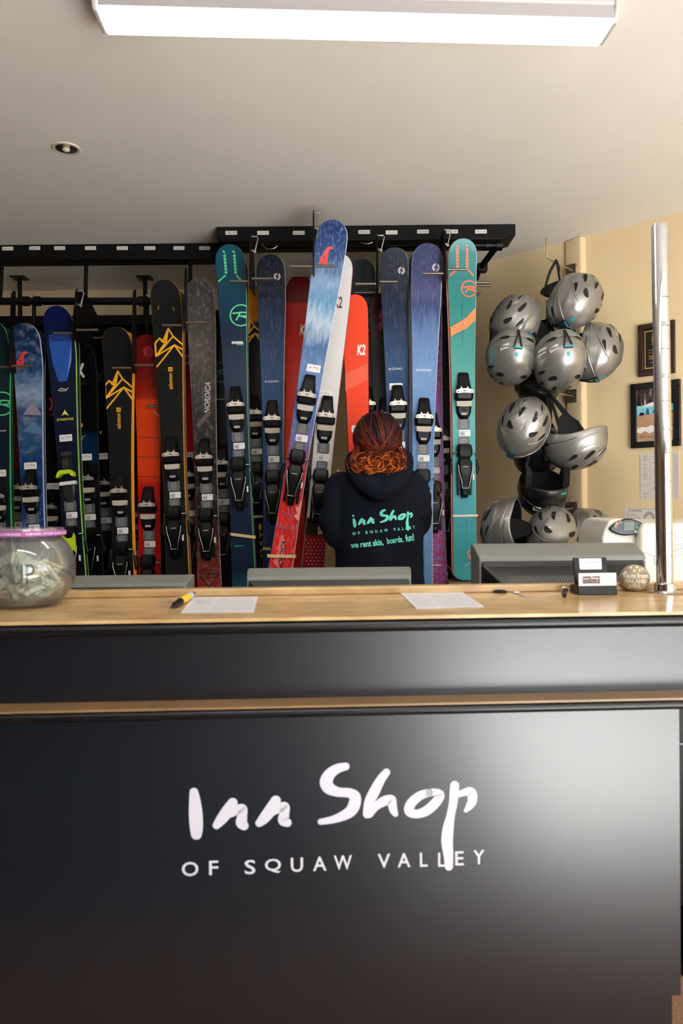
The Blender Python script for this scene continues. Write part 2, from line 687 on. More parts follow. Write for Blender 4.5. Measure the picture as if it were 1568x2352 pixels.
# unseen right and front walls; window and glass door added to admit daylight
wy0, wy1, wz0, wz1 = -1.35, 0.65, 0.8, 2.1
wr = MB()
wr.box2((XR, YF, 0), (XR + T, wy0, CEIL)).box2((XR, wy1, 0), (XR + T, cornB.y + 0.1, CEIL))
wr.box2((XR, wy0, 0), (XR + T, wy1, wz0)).box2((XR, wy0, wz1), (XR + T, wy1, CEIL))
structure('wall_right', wr, wall_paint)
wf = MB()
for y in (wy0, (wy0 + wy1) / 2, wy1):
    wf.box2((XR - 0.01, y - 0.025, wz0), (XR + 0.06, y + 0.025, wz1))
for z in (wz0, wz1):
    wf.box2((XR - 0.01, wy0, z - 0.025), (XR + 0.06, wy1, z + 0.025))
win = structure('window_1', wf, white_trim, bevel=0.004)
pane = MB().box2((XR + 0.02, wy0 + 0.02, wz0 + 0.02), (XR + 0.026, wy1 - 0.02, wz1 - 0.02)).build('window_pane', glass_mat('window_glass'), win)
dx0, dx1 = 1.0, 3.3
fr = MB()
fr.box2((dx0, YF - T, 0), (dx1, YF, 0.06)).box2((XL - T, YF - T, 0), (dx0, YF, CEIL)).box2((dx1, YF - T, 0), (XR + T, YF, CEIL)).box2((dx0, YF - T, 2.12), (dx1, YF, CEIL))
structure('wall_front', fr, wood_wall)
df = MB()
for x in (dx0 + 0.03, (dx0 + dx1) / 2, dx1 - 0.03):
    df.box2((x - 0.03, YF - 0.08, 0.06), (x + 0.03, YF - 0.03, 2.12))
for z in (0.1, 2.08):
    df.box2((dx0, YF - 0.08, z - 0.04), (dx1, YF - 0.03, z + 0.04))
win2 = structure('window_2', df, white_trim, bevel=0.003)
MB().box2((dx0 + 0.05, YF - 0.06, 0.12), (dx1 - 0.05, YF - 0.054, 2.05)).build('window_pane', glass_mat('window_glass'), win2)

# ---------------------------------------------------------------- ceiling lights
lamp_white = mat('lamp_housing', (190, 186, 184), 0.4)
lamp_side = mat('lamp_side_acrylic', (168, 162, 162), 0.35)
lamp_glow = mat('lamp_diffuser_glow', (255, 253, 250), 0.4, emit=LAMP_E)


def ceiling_lamp(A, B, label):
    """A, B: near bottom corners, left and right"""
    d = (B - A)
    L = d.length
    ang = atan2(d.y, d.x)
    M = Matrix.Translation(Vector((A.x, A.y, CEIL))) @ Matrix.Rotation(ang, 4, 'Z')
    t = thing('ceiling_light', label, 'ceiling light', M, 'strip lights on the ceiling')
    h = CEIL - A.z
    wd = 0.095
    MB().box2((-0.01, -0.008, -h * 0.45), (L + 0.01, wd + 0.008, 0)).build('housing', lamp_white, t, bevel=0.004)
    sd = MB()
    for y in (0.0, wd):
        sd.box2((0, y - 0.004, -h + 0.006), (L, y + 0.004, -h * 0.45))
    sd.build('side_lens', lamp_side, t)
    MB().box2((0.0, 0.0, -h), (L, wd, -h + 0.006)).build('diffuser', lamp_glow, t)
    for x in (-0.014, L + 0.002):
        e = MB()
        e.prism([(-0.012, 0), (wd + 0.012, 0), (wd + 0.010, -h * 0.7), (wd - 0.004, -h - 0.001), (0.004, -h - 0.001), (-0.010, -h * 0.7)], x, x + 0.012, axis='x')
        e.build('end_cap', lamp_white, t, bevel=0.003)
    return t


lz = EYE + 1.135
l0, l1 = PZ(225, 20, lz), PZ(1407, 50, lz)
ceiling_lamp(l0, l1, 'long white strip light glowing on the ceiling above the counter')
off = Vector((0.0, -1.15, 0))
l2 = ceiling_lamp(l0 + off, l1 + off, 'white strip light on the ceiling nearer the shop window')

# recessed downlight
dc = PZ(152, 340, CEIL)
t = thing('recessed_downlight', 'small round unlit downlight sunk into the ceiling on the left', 'downlight', Matrix.Translation((dc.x, dc.y, CEIL)))
MB().lathe([(0.036, -0.0005), (0.036, -0.004), (0.044, -0.005), (0.047, -0.002), (0.047, -0.0002)], 36).build('trim_ring', mat('downlight_trim', (205, 196, 180), 0.4), t, smooth=50)
MB().lathe([(0.0355, -0.001), (0.034, -0.0035), (0.02, -0.0015), (0.001, -0.001)], 32).build('reflector_cup', mat('downlight_cup', (150, 138, 120), 0.22, 0.9), t, smooth=60)
MB().lathe([(0.001, -0.012), (0.009, -0.0105), (0.013, -0.006), (0.011, -0.001)], 24).build('bulb', mat('unlit_bulb', (220, 214, 196), 0.2), t, smooth=60)

# ---------------------------------------------------------------- counter
CT = EYE - 0.205
CA = 0.043
CM = Matrix.Translation((0, 1.396, 0)) @ Matrix.Rotation(CA, 4, 'Z')
CMI = CM.inverted()


def ctop(px, py, dz=0.0):
    """point on the countertop in counter coordinates"""
    return CMI @ PZ(px, py, CT + dz)


panel_m = mat('charcoal_satin_panel', (13, 23, 37), 0.31, spec=0.9, noise=0.10, nscale=3.0, bump=0.015, bscale=220)
trim_m = mat('black_bullnose_trim', (24, 25, 28), 0.3, spec=0.5)
wood_m = bpy.data.materials.new('tan_laminate')
wood_m.use_nodes = True
nt = wood_m.node_tree
b = nt.nodes['Principled BSDF']
b.inputs['Roughness'].default_value = 0.2
tc = nt.nodes.new('ShaderNodeTexCoord')
mp = nt.nodes.new('ShaderNodeMapping')
mp.inputs['Scale'].default_value = (4, 9, 9)
nt.links.new(tc.outputs['Object'], mp.inputs[0])
n1 = nt.nodes.new('ShaderNodeTexNoise')
n1.inputs['Scale'].default_value = 2.6
n1.inputs['Detail'].default_value = 8
nt.links.new(mp.outputs[0], n1.inputs[0])
r1 = nt.nodes.new('ShaderNodeValToRGB')
r1.color_ramp.elements[0].position = 0.3
r1.color_ramp.elements[0].color = lin((172, 138, 94))
r1.color_ramp.elements[1].position = 0.72
r1.color_ramp.elements[1].color = lin((208, 176, 128))
nt.links.new(n1.outputs[0], r1.inputs[0])
nt.links.new(r1.outputs[0], b.inputs['Base Color'])

counter = thing('shop_counter', 'long charcoal shop counter with a tan laminate top and white sign lettering', 'counter', CM)
cl, crr = -1.6, 0.655
top_end = 0.86
LZ = 0.79
PF, LF = 0.030, 0.012       # upper and lower panel faces
MB().box2((cl, 0.0, CT - 0.006), (top_end, 0.39, CT)).build('countertop', wood_m, counter)
MB().box2((cl, 0.345, CT), (0.83, 0.385, CT + 0.017)).build('back_lip', wood_m, counter, bevel=0.003)
t = MB()
prof = [(0.0, CT - 0.006)] + [(0.012 - 0.016 * cos(radians(a)), CT - 0.018 - 0.012 * sin(radians(a))) for a in range(-80, 91, 17)] + [(0.39, CT - 0.030), (0.39, CT - 0.006)]
t.prism([(y, z) for y, z in prof], cl, top_end, axis='x')
t.build('edge_trim', trim_m, counter, smooth=40)
MB().box2((cl, PF, LZ), (crr, 0.36, CT - 0.03)).build('upper_panel', panel_m, counter)
lf = -0.026
MB().box2((cl, lf, LZ - 0.004), (crr + 0.05, 0.30, LZ)).build('ledge', mat('shaded_ledge_wood', (138, 106, 72), 0.4, noise=0.15, nscale=8), counter)  # counter wood again, its colour darkened for the weaker light down here
t = MB()
prof = [(lf, LZ - 0.004)] + [(lf + 0.010 - 0.013 * cos(radians(a)), LZ - 0.0135 - 0.0095 * sin(radians(a))) for a in range(-80, 91, 17)] + [(0.30, LZ - 0.023), (0.30, LZ - 0.004)]
t.prism(prof, cl, crr + 0.05, axis='x')
t.build('ledge_trim', trim_m, counter, smooth=40)
KZ = 0.215
MB().box2((cl, LF + 0.006, 0.0), (crr - 0.034, 0.33, KZ)).build('kick_panel', panel_m, counter)
# sign lettering traced onto the lower panel
pn = CM.to_3x3() @ Vector((0, -1, 0))
po = CM @ Vector((0, LF, 0))


def panel_xy(px, py):
    q = CMI @ plane_hit(px, py, po, pn)
    return q.x, q.z


a0 = panel_xy(380 + 75 / 2.01, 1720 + 330 / 2.01)
a1 = panel_xy(380 + 1470 / 2.01, 1720 + (330 - 0.03 * 1395) / 2.01)
sw = sqrt((a1[0] - a0[0]) ** 2 + (a1[1] - a0[1]) ** 2)
srot = atan2(a1[1] - a0[1], a1[0] - a0[0])
sg = MB().box2((cl, LF, KZ), (crr - 0.02, 0.34, LZ - 0.023))
Flat(sg, lambda u, v: Vector((u, LF - 0.0008, v))).inn((a0[0] + a1[0]) / 2, (a0[1] + a1[1]) / 2, sw, 1, fine=8, rot=srot, n=24)
o = sg.build('lower_panel', [panel_m, mat('sign_white', (205, 203, 214), 0.5)], counter, fix=False)
o['label'] = 'charcoal front panel with white brush lettering'

# ---------------------------------------------------------------- things on the counter
def on_counter(px, py, dz=0.0):
    p = PZ(px, py, CT + dz)
    return p


# glass tip jar
jr = PZ(40, 1395, CT)
JC = Vector((jr.x, jr.y + 0.03, CT + 0.0005))
ppm_j = FPX / JC.y
JM = Matrix.Translation(JC) @ Matrix.Diagonal((0.90, 0.90, 0.98, 1))
jar_glass = glass_mat('jar_glass', (0.95, 0.955, 0.945), 0.05, 0.045)
jar = thing('tip_jar', 'round glass fishbowl tip jar stuffed with banknotes on the counter', 'jar', JM)
Rj, Hj = 0.118, 0.152
cz = 0.078
prof = [(0.001, 0.001), (0.05, 0.001)]
for a in range(-50, 53, 6):
    prof.append((0.118 * cos(radians(a)), cz + 0.1 * sin(radians(a))))
prof += [(0.0755, 0.158), (0.088, 0.162), (0.096, 0.166), (0.098, 0.170), (0.094, 0.172)]
prof = [(0.001, 0.001), (0.058, 0.001)] + [(0.118 * cos(radians(a)), cz + 0.1 * sin(radians(a))) for a in range(-50, 46, 5)] + [(0.087, 0.150), (0.0915, 0.155), (0.0925, 0.162), (0.0915, 0.1665)]
inner = [(max(0.0008, r - 0.003), z + (0.003 if z < 0.02 else 0)) for r, z in prof[::-1]]
MB().lathe(prof + inner, 64).build('bowl', jar_glass, jar, smooth=50)
bandm = mat('purple_wristband', (150, 74, 142), 0.5)
bd = MB().lathe([(0.0925, 0.1505), (0.0955, 0.150), (0.0968, 0.152), (0.0968, 0.158), (0.0955, 0.160), (0.0935, 0.1605)], 64)
band = bd.build('wristband', bandm, None, M=JM, smooth=50)
tag(band, 'purple rubber wristband stretched around the rim of the tip jar', 'wristband')
tb = MB()
Flat(tb, lambda u, v: Vector((0.0971 * sin(u / 0.0971), -0.0971 * cos(u / 0.0971), 0.155 + v))).text('NEVER STOP EXPLORING   NEVER STOP EXPLORING', 0.04, 0, 0.27, 0.005, 0)
tb.build('band_lettering', mat('band_white', (228, 206, 228), 0.6), band, fix=False)
# writing on the glass
jt = MB()


def jmap(u, v):
    z = cz + v
    r = 0.1186 * cos(math.asin(max(-0.95, min(0.95, v / 0.1))))
    return Vector((r * sin(u / 0.118), -r * cos(u / 0.118), z))


Flat(jt, jmap).text('UP', 0.046, -0.004, 0.05, 0.042, 0)
jt.build('jar_lettering', mat('jar_ink', (76, 74, 66), 0.6), jar, fix=False)
note_mats = [mat('banknote_pale', (196, 204, 186), 0.7, noise=0.12, nscale=60), mat('banknote_green', (168, 182, 150), 0.7, noise=0.15, nscale=50), mat('banknote_cream', (222, 220, 202), 0.7, noise=0.1, nscale=40)]
note_ink = mat('banknote_ink', (112, 132, 112), 0.7)
nr = random.Random(5)
for k in range(15):
    m = MB()
    nx, ny = 10, 3
    bend, tw, ph = nr.uniform(0.008, 0.018), nr.uniform(-0.4, 0.4), nr.uniform(0, 6)
    lw, lh = 0.135, 0.062

    def nm(u, v):
        return Vector((u * 0.85, bend * sin(u * 26 + ph) + tw * v * u * 8, v))
    fl = Flat(m, nm)
    for i in range(nx):
        for j in range(ny):
            u0, u1 = -lw / 2 + lw * i / nx, -lw / 2 + lw * (i + 1) / nx
            v0, v1 = -lh / 2 + lh * j / ny, -lh / 2 + lh * (j + 1) / ny
            fl.rect(u0, v0, u1, v1, 1 if (0 < i < nx - 1 and j == 1) else 0)
    az = nr.uniform(0, 2 * pi)
    rr = 0.066 * sqrt(nr.random())
    zz = 0.026 + 0.062 * (k / 15) + nr.uniform(-0.004, 0.006)
    if zz < 0.05:
        rr *= 0.75
    M = Matrix.Translation(JC + Vector((rr * cos(az) * 0.75, rr * sin(az) * 0.75, zz))) @ Euler((nr.uniform(-1.2, 1.2), nr.uniform(-0.6, 0.6), nr.uniform(0, 2 * pi))).to_matrix().to_4x4()
    # keep each note inside the bowl
    ok = []
    for v in m.v:
        w = M @ v - JC
        dz_ = (w.z - cz) / 0.096
        lim = 0.111 * sqrt(max(0.04, 1 - min(0.98, dz_ * dz_)))
        w.z = max(0.008, w.z)
        h = sqrt(w.x * w.x + w.y * w.y)
        if h > lim:
            w.x *= lim / h
            w.y *= lim / h
        ok.append(w)
    m.v = ok
    o = m.build('banknote', [note_mats[k % 3], note_ink], None, M=JM, smooth=60, fix=False)
    so = o.modifiers.new('thickness', 'SOLIDIFY')
    so.thickness = 0.0003
    tag(o, 'crumpled pale green banknote inside the glass tip jar', 'banknote', 'banknotes in the tip jar')


# price sheets lying on the counter
sheet_m = mat('laminated_sheet', (214, 212, 216), 0.35)
sheet_ink = mat('sheet_print', (186, 184, 190), 0.6)


def sheet(corners, label, split):
    """corners: front-left, front-right, back-right, back-left as pixels"""
    q = [PZ(x, y, CT + 0.0006) for x, y in corners]

    def mp_(u, v, dz=0.0008):
        a = q[0].lerp(q[1], u)
        b_ = q[3].lerp(q[2], u)
        p = a.lerp(b_, v)
        return Vector((p.x, p.y, CT + dz + 0.0008))
    o0 = (q[0] + q[1] + q[2] + q[3]) / 4
    m = MB()
    m.add([Vector((p.x, p.y, CT + z)) for z in (0.0004, 0.0015) for p in q], [(3, 2, 1, 0), (4, 5, 6, 7), (0, 1, 5, 4), (1, 2, 6, 5), (2, 3, 7, 6), (3, 0, 4, 7)])
    fl = Flat(m, lambda u, v: mp_(u, v))
    for k in range(9):
        v = 0.1 + 0.8 * k / 8
        fl.rect(split, v - 0.007, 0.94, v + 0.007, 1)
    for k in range(8):
        u = split + (0.94 - split) * k / 7
        fl.rect(u - 0.002, 0.1, u + 0.002, 0.9, 1)
    for k in range(8):
        v = 0.14 + 0.7 * k / 7
        fl.rect(0.06, v - 0.012, split - 0.06 - 0.1 * ((k * 7) % 3) / 3, v + 0.01, 1)
    off_ = Vector((o0.x, o0.y, CT))
    m.v = [v - off_ for v in m.v]
    o = m.build('price_sheet', [sheet_m, sheet_ink], None, M=Matrix.Translation(off_), fix=False)
    tag(o, label, 'sheet of paper', 'printed sheets on the counter')


sheet([(415, 1408), (583, 1406), (592, 1371), (444, 1372)], 'white printed sheet on the counter beside the yellow pen', 0.42)
sheet([(955, 1398), (1111, 1394), (1062, 1361), (919, 1363)], 'white printed sheet on the counter beside the small black chain base', 0.42)

# yellow and black pen on a beaded chain
pen_root = PZ(415, 1384, CT)
t = thing('chained_pen', 'yellow and black pen lying on the counter by the left sheet', 'pen', Matrix.Translation((pen_root.x, pen_root.y, CT)))
a, b2 = PZ(392, 1395, CT + 0.006), PZ(440, 1366, CT + 0.010)
ax = (b2 - a)
rt = Vector((pen_root.x, pen_root.y, CT))


def along(f):
    return a + ax * f - rt


MB().tube([along(-0.02), along(0.05), along(0.18), along(0.45)], [0.0006, 0.002, 0.006, 0.0075], 14).build('pen_tip', black_plastic, t, smooth=50)
MB().tube([along(0.45), along(0.47), along(0.8)], [0.007, 0.0078, 0.0078], 14).build('barrel', mat('yellow_plastic', (238, 190, 40), 0.3), t, smooth=50)
MB().tube([along(0.8), along(0.97), along(1.05)], [0.008, 0.0075, 0.003], 14).build('pen_cap', mat('pale_blue_plastic', (190, 200, 214), 0.3), t, smooth=50)
MB().tube([along(1.02), along(1.12)], [0.004, 0.0035], 10).build('chain_stub', black_plastic, t, smooth=50)


def bead_chain(name, pts, m, parent, r=0.0011):
    pts = [Vector(p) for p in cr(pts, 10)]
    mb = MB()
    acc = 0
    last = pts[0]
    for p in pts:
        while (p - last).length >= r * 2.3:
            last = last + (p - last).normalized() * r * 2.3
            mb.ell(last, (r, r, r), 6, 4)
    return mb.build(name, m, parent, smooth=180)


ch = [PZ(x, y, CT + 0.002) - rt for x, y in ((440, 1370), (418, 1371), (395, 1376), (372, 1381), (360, 1382), (366, 1384), (392, 1382), (420, 1383), (450, 1380), (478, 1383), (482, 1385), (470, 1386), (448, 1383))]
bead_chain('bead_chain', ch, steel, t)

# black base with a beaded chain and coiled holder
br = PZ(1148, 1361, CT)
rt2 = Vector((br.x, br.y, CT))
t = thing('pen_tether', 'small black base with a beaded chain and coiled holder on the counter', 'pen holder', Matrix.Translation(rt2))
MB().lathe([(0.001, 0.0004), (0.0155, 0.0004), (0.016, 0.003), (0.012, 0.006), (0.001, 0.007)], 28).build('base', black_plastic, t, smooth=40)
ch = [PZ(x, y, CT + 0.002) - rt2 for x, y in ((1148, 1358), (1165, 1358), (1182, 1361), (1190, 1362), (1202, 1369), (1222, 1372), (1250, 1370), (1280, 1366), (1288, 1360), (1291, 1352))]
bead_chain('bead_chain', ch, steel, t)
c1 = PZ(1186, 1361, CT + 0.003) - rt2
MB().tube([c1 - Vector((0.006, 0, 0)), c1 + Vector((0.006, 0, 0))], 0.0028, 10).build('chain_link', steel, t, smooth=50)
c2 = PZ(1296, 1360, CT + 0.012) - rt2
coil = MB()
for k in range(4):
    coil.tube([c2 + Vector((0.007 * cos(q * pi / 8) + 0.001, -0.004 + 0.003 * k, 0.007 * sin(q * pi / 8) + 0.004)) for q in range(17)], 0.0012, 6)
coil.build('coil', steel, t, smooth=60)
MB().tube([c2 + Vector((-0.004, -0.012, -0.006)), c2 + Vector((0, 0.0, 0.0)), c2 + Vector((0.002, 0.008, 0.002))], [0.005, 0.0062, 0.005], 14).build('pen_socket', mat('smoke_plastic', (60, 58, 58), 0.3), t, smooth=50)

# business card holder
hd = PZ(1373, 1367, CT)
HM = Matrix.Translation((hd.x, hd.y, CT)) @ Matrix.Rotation(CA + 0.01, 4, 'Z')
k1 = hd.y / FPX
t = thing('card_holder', 'black business card stand holding white cards on the counter', 'card holder', HM)
wh = 46 * k1
hb = MB()
hb.prism([(-0.001, 0.0005), (0.055, 0.0005), (0.05, 0.02), (0.004, 0.024)], -wh, wh, axis='x')
hb.build('base', black_plastic, t, bevel=0.0015)
bk = MB()
bk.prism([(0.032, 0.02), (0.038, 0.02), (0.052, 83 * k1), (0.047, 83 * k1)], -wh * 0.88, wh * 0.88, axis='x')
bk.build('back_rest', black_plastic, t, bevel=0.0015)
card_m = mat('card_white', (240, 236, 240), 0.5)
brown_m = mat('card_brown', (98, 72, 70), 0.5)


def card(cz_, w, h, y, tilt, label, small):
    m = MB()
    mp_ = lambda u, v: Vector((u, -0.0009, v))
    fl = Flat(m, mp_)
    m.box((0, 0, 0), (w, 0.0014, h), 0)
    fl.rrect(0, 0, w * 0.99, h * 0.99, 0.003 if small else 0.001, 0)
    fl2 = Flat(m, lambda u, v: Vector((u, -0.0012, v)))
    fl3 = Flat(m, lambda u, v: Vector((u, -0.0014, v)))
    if small:
        fl2.inn(0.0, 0.002, w * 0.78, 1, 3, sub='line', n=8, thick=0.7)
    else:
        fl2.rect(-w * 0.40, -h * 0.32, w * 0.06, h * 0.26, 2)
        fl3.inn(-w * 0.17, 0.001, w * 0.42, 0, 3, sub='line', n=8, thick=0.9)
        fl2.rect(0.0, -h * 0.36, w * 0.37, -h * 0.33, 1)
    o = m.build('business_card', [card_m, ink_grey, brown_m], None, M=HM @ Matrix.Translation((0, y, cz_)) @ Matrix.Rotation(tilt, 4, 'X'), fix=False)
    tag(o, label, 'business card', 'business cards in the stand')


card(36 * k1, 88 * k1, 29 * k1, 0.003, -0.05, 'white business card with a brown logo box at the front of the stand', False)
card(68 * k1, 53 * k1, 27 * k1, 0.0435, -0.18, 'small white card with grey script stuck high on the black stand', True)

# painted souvenir stone
sp_ = PZ(1452, 1357, CT)
SR = 33 * sp_.y / FPX
SC = Vector((sp_.x, sp_.y - 0.012, CT))
st = MB().ell((0, 0, SR * 0.93), (SR, SR * 0.8, SR * 0.93), 32, 20)
rs = random.Random(3)
for v in st.v:
    n_ = sin(v.x * 190 + 1) * sin(v.z * 170 + 2) + sin(v.y * 210 + v.x * 90)
    f = 1 + 0.018 * n_
    v.x *= f
    v.y *= f
    v.z = max(0.0006, v.z)
stone = st.build('souvenir_stone', mat('grey_brown_stone', (158, 143, 120), 0.55, noise=0.35, nscale=90, bump=0.15, bscale=180), None, M=Matrix.Translation(SC) @ Matrix.Rotation(-0.3, 4, 'Z'), smooth=180)
tag(stone, 'round brown stone painted with white words beside the card stand', 'stone')
sl = MB()


def smap(u, v):
    zz = SR * 0.93 + v
    k = sqrt(max(0.03, 1 - (u / SR) ** 2 - (v / (SR * 0.93)) ** 2))
    return Vector((u * 1.01, -SR * 0.8 * k - 0.0022, zz))


f = Flat(sl, smap)
f.text('Tauni from', 0.0005, SR * 0.22, SR * 1.62, SR * 0.32, 0, bold=0.025)
f.text('FINLAND', 0.001, -SR * 0.15, SR * 1.35, SR * 0.28, 0, bold=0.025)
f.text('2002.', 0.0, -SR * 0.5, SR * 0.85, SR * 0.27, 0, bold=0.025)
for u, v in ((-0.05, 0.55), (0.3, 0.6), (-0.25, 0.75), (0.5, 0.68), (-0.6, 0.45), (0.15, 0.8)):
    f.disc(u * SR, v * SR, SR * 0.07, 0, 8)
sl.build('painted_words', mat('white_paint', (236, 226, 208), 0.6), stone, fix=False)

# chrome pole on the counter
pb = PZ(1527, 1361, CT)
PB = Vector((pb.x, pb.y, CT))
ptop = P(1514.5, 517, pb.y) - PB
t = thing('chrome_pole', 'tall chrome pole with tick marks standing at the right end of the counter', 'pole', Matrix.Translation(PB))
ax = ptop.normalized()
PR = 0.0182
Rp = Vector((0, 0, 1)).rotation_difference(ax).to_matrix()
H = ptop.length
MB().lathe([(PR * 0.6, 0.003), (PR, 0.003), (PR, H - 0.004), (PR * 0.9, H), (PR * 0.6, H)], 40, R=Rp).build('tube', chrome, t, smooth=40)
MB().lathe([(0.001, 0.0003), (0.04, 0.0003), (0.041, 0.002), (0.036, 0.004), (PR + 0.006, 0.006), (PR + 0.005, 0.02), (PR + 0.001, 0.023)], 40).build('flange', chrome, t, smooth=40)
tk = MB()
pfl = Flat(tk, lambda u, v: Rp @ Vector(((PR + 0.0004) * sin(u / PR), -(PR + 0.0004) * cos(u / PR), v)))
hgt = H * 0.80
k = 0
while hgt > 0.05:
    for i in range(5):
        pfl.rect(-0.008 + i * 0.004, hgt, -0.004 + i * 0.004, hgt + 0.0012, 0)
    if k % 2:
        pfl.text(str(198 - 5 * k), -0.002, hgt + 0.006, 0.009, 0.006, 0)
    hgt -= 0.052 if k % 2 else 0.064
    k += 1
tk.build('tick_marks', mat('tick_ink', (70, 66, 66), 0.6), t, fix=False)

# ---------------------------------------------------------------- desk and monitors behind the counter
desk_m = mat('dark_desk', (58, 48, 42), 0.5, noise=0.15, nscale=12)
DZ = 0.62
t = thing('work_desk', 'dark work desk behind the counter under the monitors', 'desk', CM)
MB().box2((-1.55, 0.42, DZ - 0.03), (0.77, 1.02, DZ)).build('desktop', desk_m, t, bevel=0.004)
for x in (-1.5, -0.35, 0.74):
    MB().box2((x - 0.02, 0.45, 0.0), (x + 0.02, 1.0, DZ - 0.03)).build('leg_panel', desk_m, t)
mon_m = mat('monitor_black', (22, 23, 25), 0.4)
mon_bev = mat('monitor_bezel', (124, 125, 119), 0.45)
screen_m = mat('screen_glass', (8, 9, 12), 0.1)


def monitor(xl, xr, ytop, d, label, bulge, yaw, hh=0.31, chamfer=0.035):
    a, b_ = P(xl, ytop, d), P(xr, ytop, d)
    w = (b_ - a).length
    c = (a + b_) / 2
    M = Matrix.Translation((c.x, c.y, DZ)) @ Matrix.Rotation(yaw, 4, 'Z')
    t = thing('computer_monitor', label, 'monitor', M, 'monitors behind the counter')
    zt = c.z - DZ
    zb = zt - hh
    fr = MB()
    # rim, wide sloped bevel at the back top, then the swollen back
    fr.box2((-w / 2, 0.03, zb), (w / 2, 0.06, zt))

    def ring(y, ix, it, ib):
        return [(-w / 2 + ix, y, zb + ib), (w / 2 - ix, y, zb + ib), (w / 2 - ix, y, zt - it), (-w / 2 + ix, y, zt - it)]
    fr.build('screen_frame', mon_bev, t, bevel=0.004)
    bz = MB()
    bz.loft([ring(0.035, 0, 0, 0), ring(0.02, 0.001, 0.003, 0.004), ring(-chamfer * 1.3, 0.006, chamfer * 0.62, 0.012), ring(-chamfer * 1.3 - 0.003, 0.008, chamfer * 0.8, 0.013)])
    bz.build('back_bezel', mon_bev, t, bevel=0.003)
    bk_ = MB()
    bk_.loft([ring(-chamfer * 1.3 - 0.0025, 0.0085, chamfer * 0.8 + 0.001, 0.0135), ring(-chamfer * 1.3 - 0.007, 0.012, chamfer + 0.006, 0.018), ring(-bulge - chamfer, w * 0.13, chamfer + 0.055, 0.06), ring(-bulge - chamfer - 0.006, w * 0.16, chamfer + 0.065, 0.07)])
    hs = bk_.build('back_housing', mon_m, t, bevel=0.006, seg=3)
    vt = MB()
    n = 44
    z0, z1 = zt - chamfer - 0.016, zt - chamfer - 0.044
    for k in range(n):
        x = -w * 0.33 + w * 0.66 * k / (n - 1)
        f0, f1 = 0.30, 0.78
        y0_ = chamfer * 1.3 + 0.005
        ya, yb = -y0_ - (bulge + chamfer - y0_) * f0, -y0_ - (bulge + chamfer - y0_) * f1
        za, zb_ = zt - chamfer - 0.006 - 0.049 * f0, zt - chamfer - 0.006 - 0.049 * f1
        vt.add([(x - 0.0018, ya - 0.001, za), (x + 0.0018, ya - 0.001, za), (x + 0.0018, yb - 0.001, zb_), (x - 0.0018, yb - 0.001, zb_)], [(0, 1, 2, 3)])
    vt.build('vent_slots', mat('vent_grey', (86, 86, 82), 0.6), t, fix=False)
    MB().box2((-w / 2 + 0.018, 0.0601, zb + 0.02), (w / 2 - 0.018, 0.0615, zt - 0.018)).build('screen', screen_m, t)
    sd = MB()
    sd.box2((-0.04, -0.03, 0.01), (0.04, 0.01, zb + 0.12))
    sd.build('stand_neck', mon_m, t, bevel=0.005)
    ft = MB().lathe([(0.001, 0.0004), (0.115, 0.0004), (0.115, 0.006), (0.09, 0.014), (0.001, 0.016)], 32)
    ft.build('stand_foot', mon_m, t, smooth=40)
    return t


monitor(565, 946, 1307, 2.12, 'black monitor seen from behind between the person and the counter', 0.05, 0.01, 0.31, 0.027)
monitor(120, 438, 1325, 2.2, 'black monitor seen from behind beside the glass tip jar', 0.045, 0.0, 0.31, 0.027)
monitor(1088, 1467, 1250, 2.08, 'large black monitor seen from behind below the helmets', 0.10, -0.03, 0.34, 0.045)

# ---------------------------------------------------------------- printer
t = thing('printer_stand', 'dark stand carrying the ivory printer', 'stand', Matrix.Translation((0.8, 2.38, 0)))
MB().box2((0, 0, DZ - 0.03), (0.66, 0.46, DZ - 0.0005)).build('stand_top', desk_m, t, bevel=0.004)
for x in (0.02, 0.60):
    MB().box2((x, 0.02, 0.0), (x + 0.04, 0.44, DZ - 0.03)).build('leg_panel', desk_m, t)
pm = mat('printer_ivory', (232, 226, 214), 0.45)
pdk = mat('printer_dark_panel', (38, 40, 42), 0.25)
DP = 2.42
kp = DP / FPX
pc = P(1500, 1350, DP)
ptz = P(1500, 1192, DP).z
pbz = DZ + 0.0
t = thing('laser_printer', 'large ivory laser printer with a dark control panel at the far right', 'printer', Matrix.Translation((pc.x, pc.y, DZ)))


def pr(px, py, dy=0.0):
    q_ = P(px, py, DP + dy)
    return q_.x - pc.x, q_.z - DZ


m = MB()
x0, _ = pr(1472, 1300)
x1 = x0 + 0.34
_, zt_ = pr(1500, 1197)
m.loft([[(x0, 0.0, z0_), (x1, 0.0, z0_), (x1, 0.36, z0_), (x0, 0.36, z0_)] for z0_ in (0.0, zt_ - 0.03)] + [[(x0 + 0.012, 0.012, zt_ - 0.006), (x1 - 0.01, 0.012, zt_ - 0.006), (x1 - 0.01, 0.35, zt_), (x0 + 0.012, 0.35, zt_)]])
m.build('body', pm, t, bevel=0.012, seg=3)
m = MB()
xa, za = pr(1394, 1230)
xb, zb_ = pr(1478, 1192)
pts = [(xa, 0.0), (xa, za - 0.01), (xa + 0.006, za + 0.012), (xa + 0.022, zb_ - 0.004), (xa + 0.05, zb_ + 0.002), (xb, zb_ - 0.002), (xb, 0.0)]
m.prism(pts, 0.045, 0.30)
m.build('side_bay', pm, t, bevel=0.008, seg=3)
m = MB()
cx_, cz_ = pr(1450, 1211)
n = 28
hw, hh_ = 42 * kp, 20 * kp
out = []
for k in range(n):
    a_ = 2 * pi * k / n
    x_ = hw * cos(a_)
    z_ = hh_ * sin(a_) * (1 - 0.35 * (abs(cos(a_)) ** 2)) + 0.10 * x_ * (1 if x_ < 0 else -0.3)
    out.append((cx_ + x_, cz_ + z_))
m.prism(out, 0.030, 0.05)
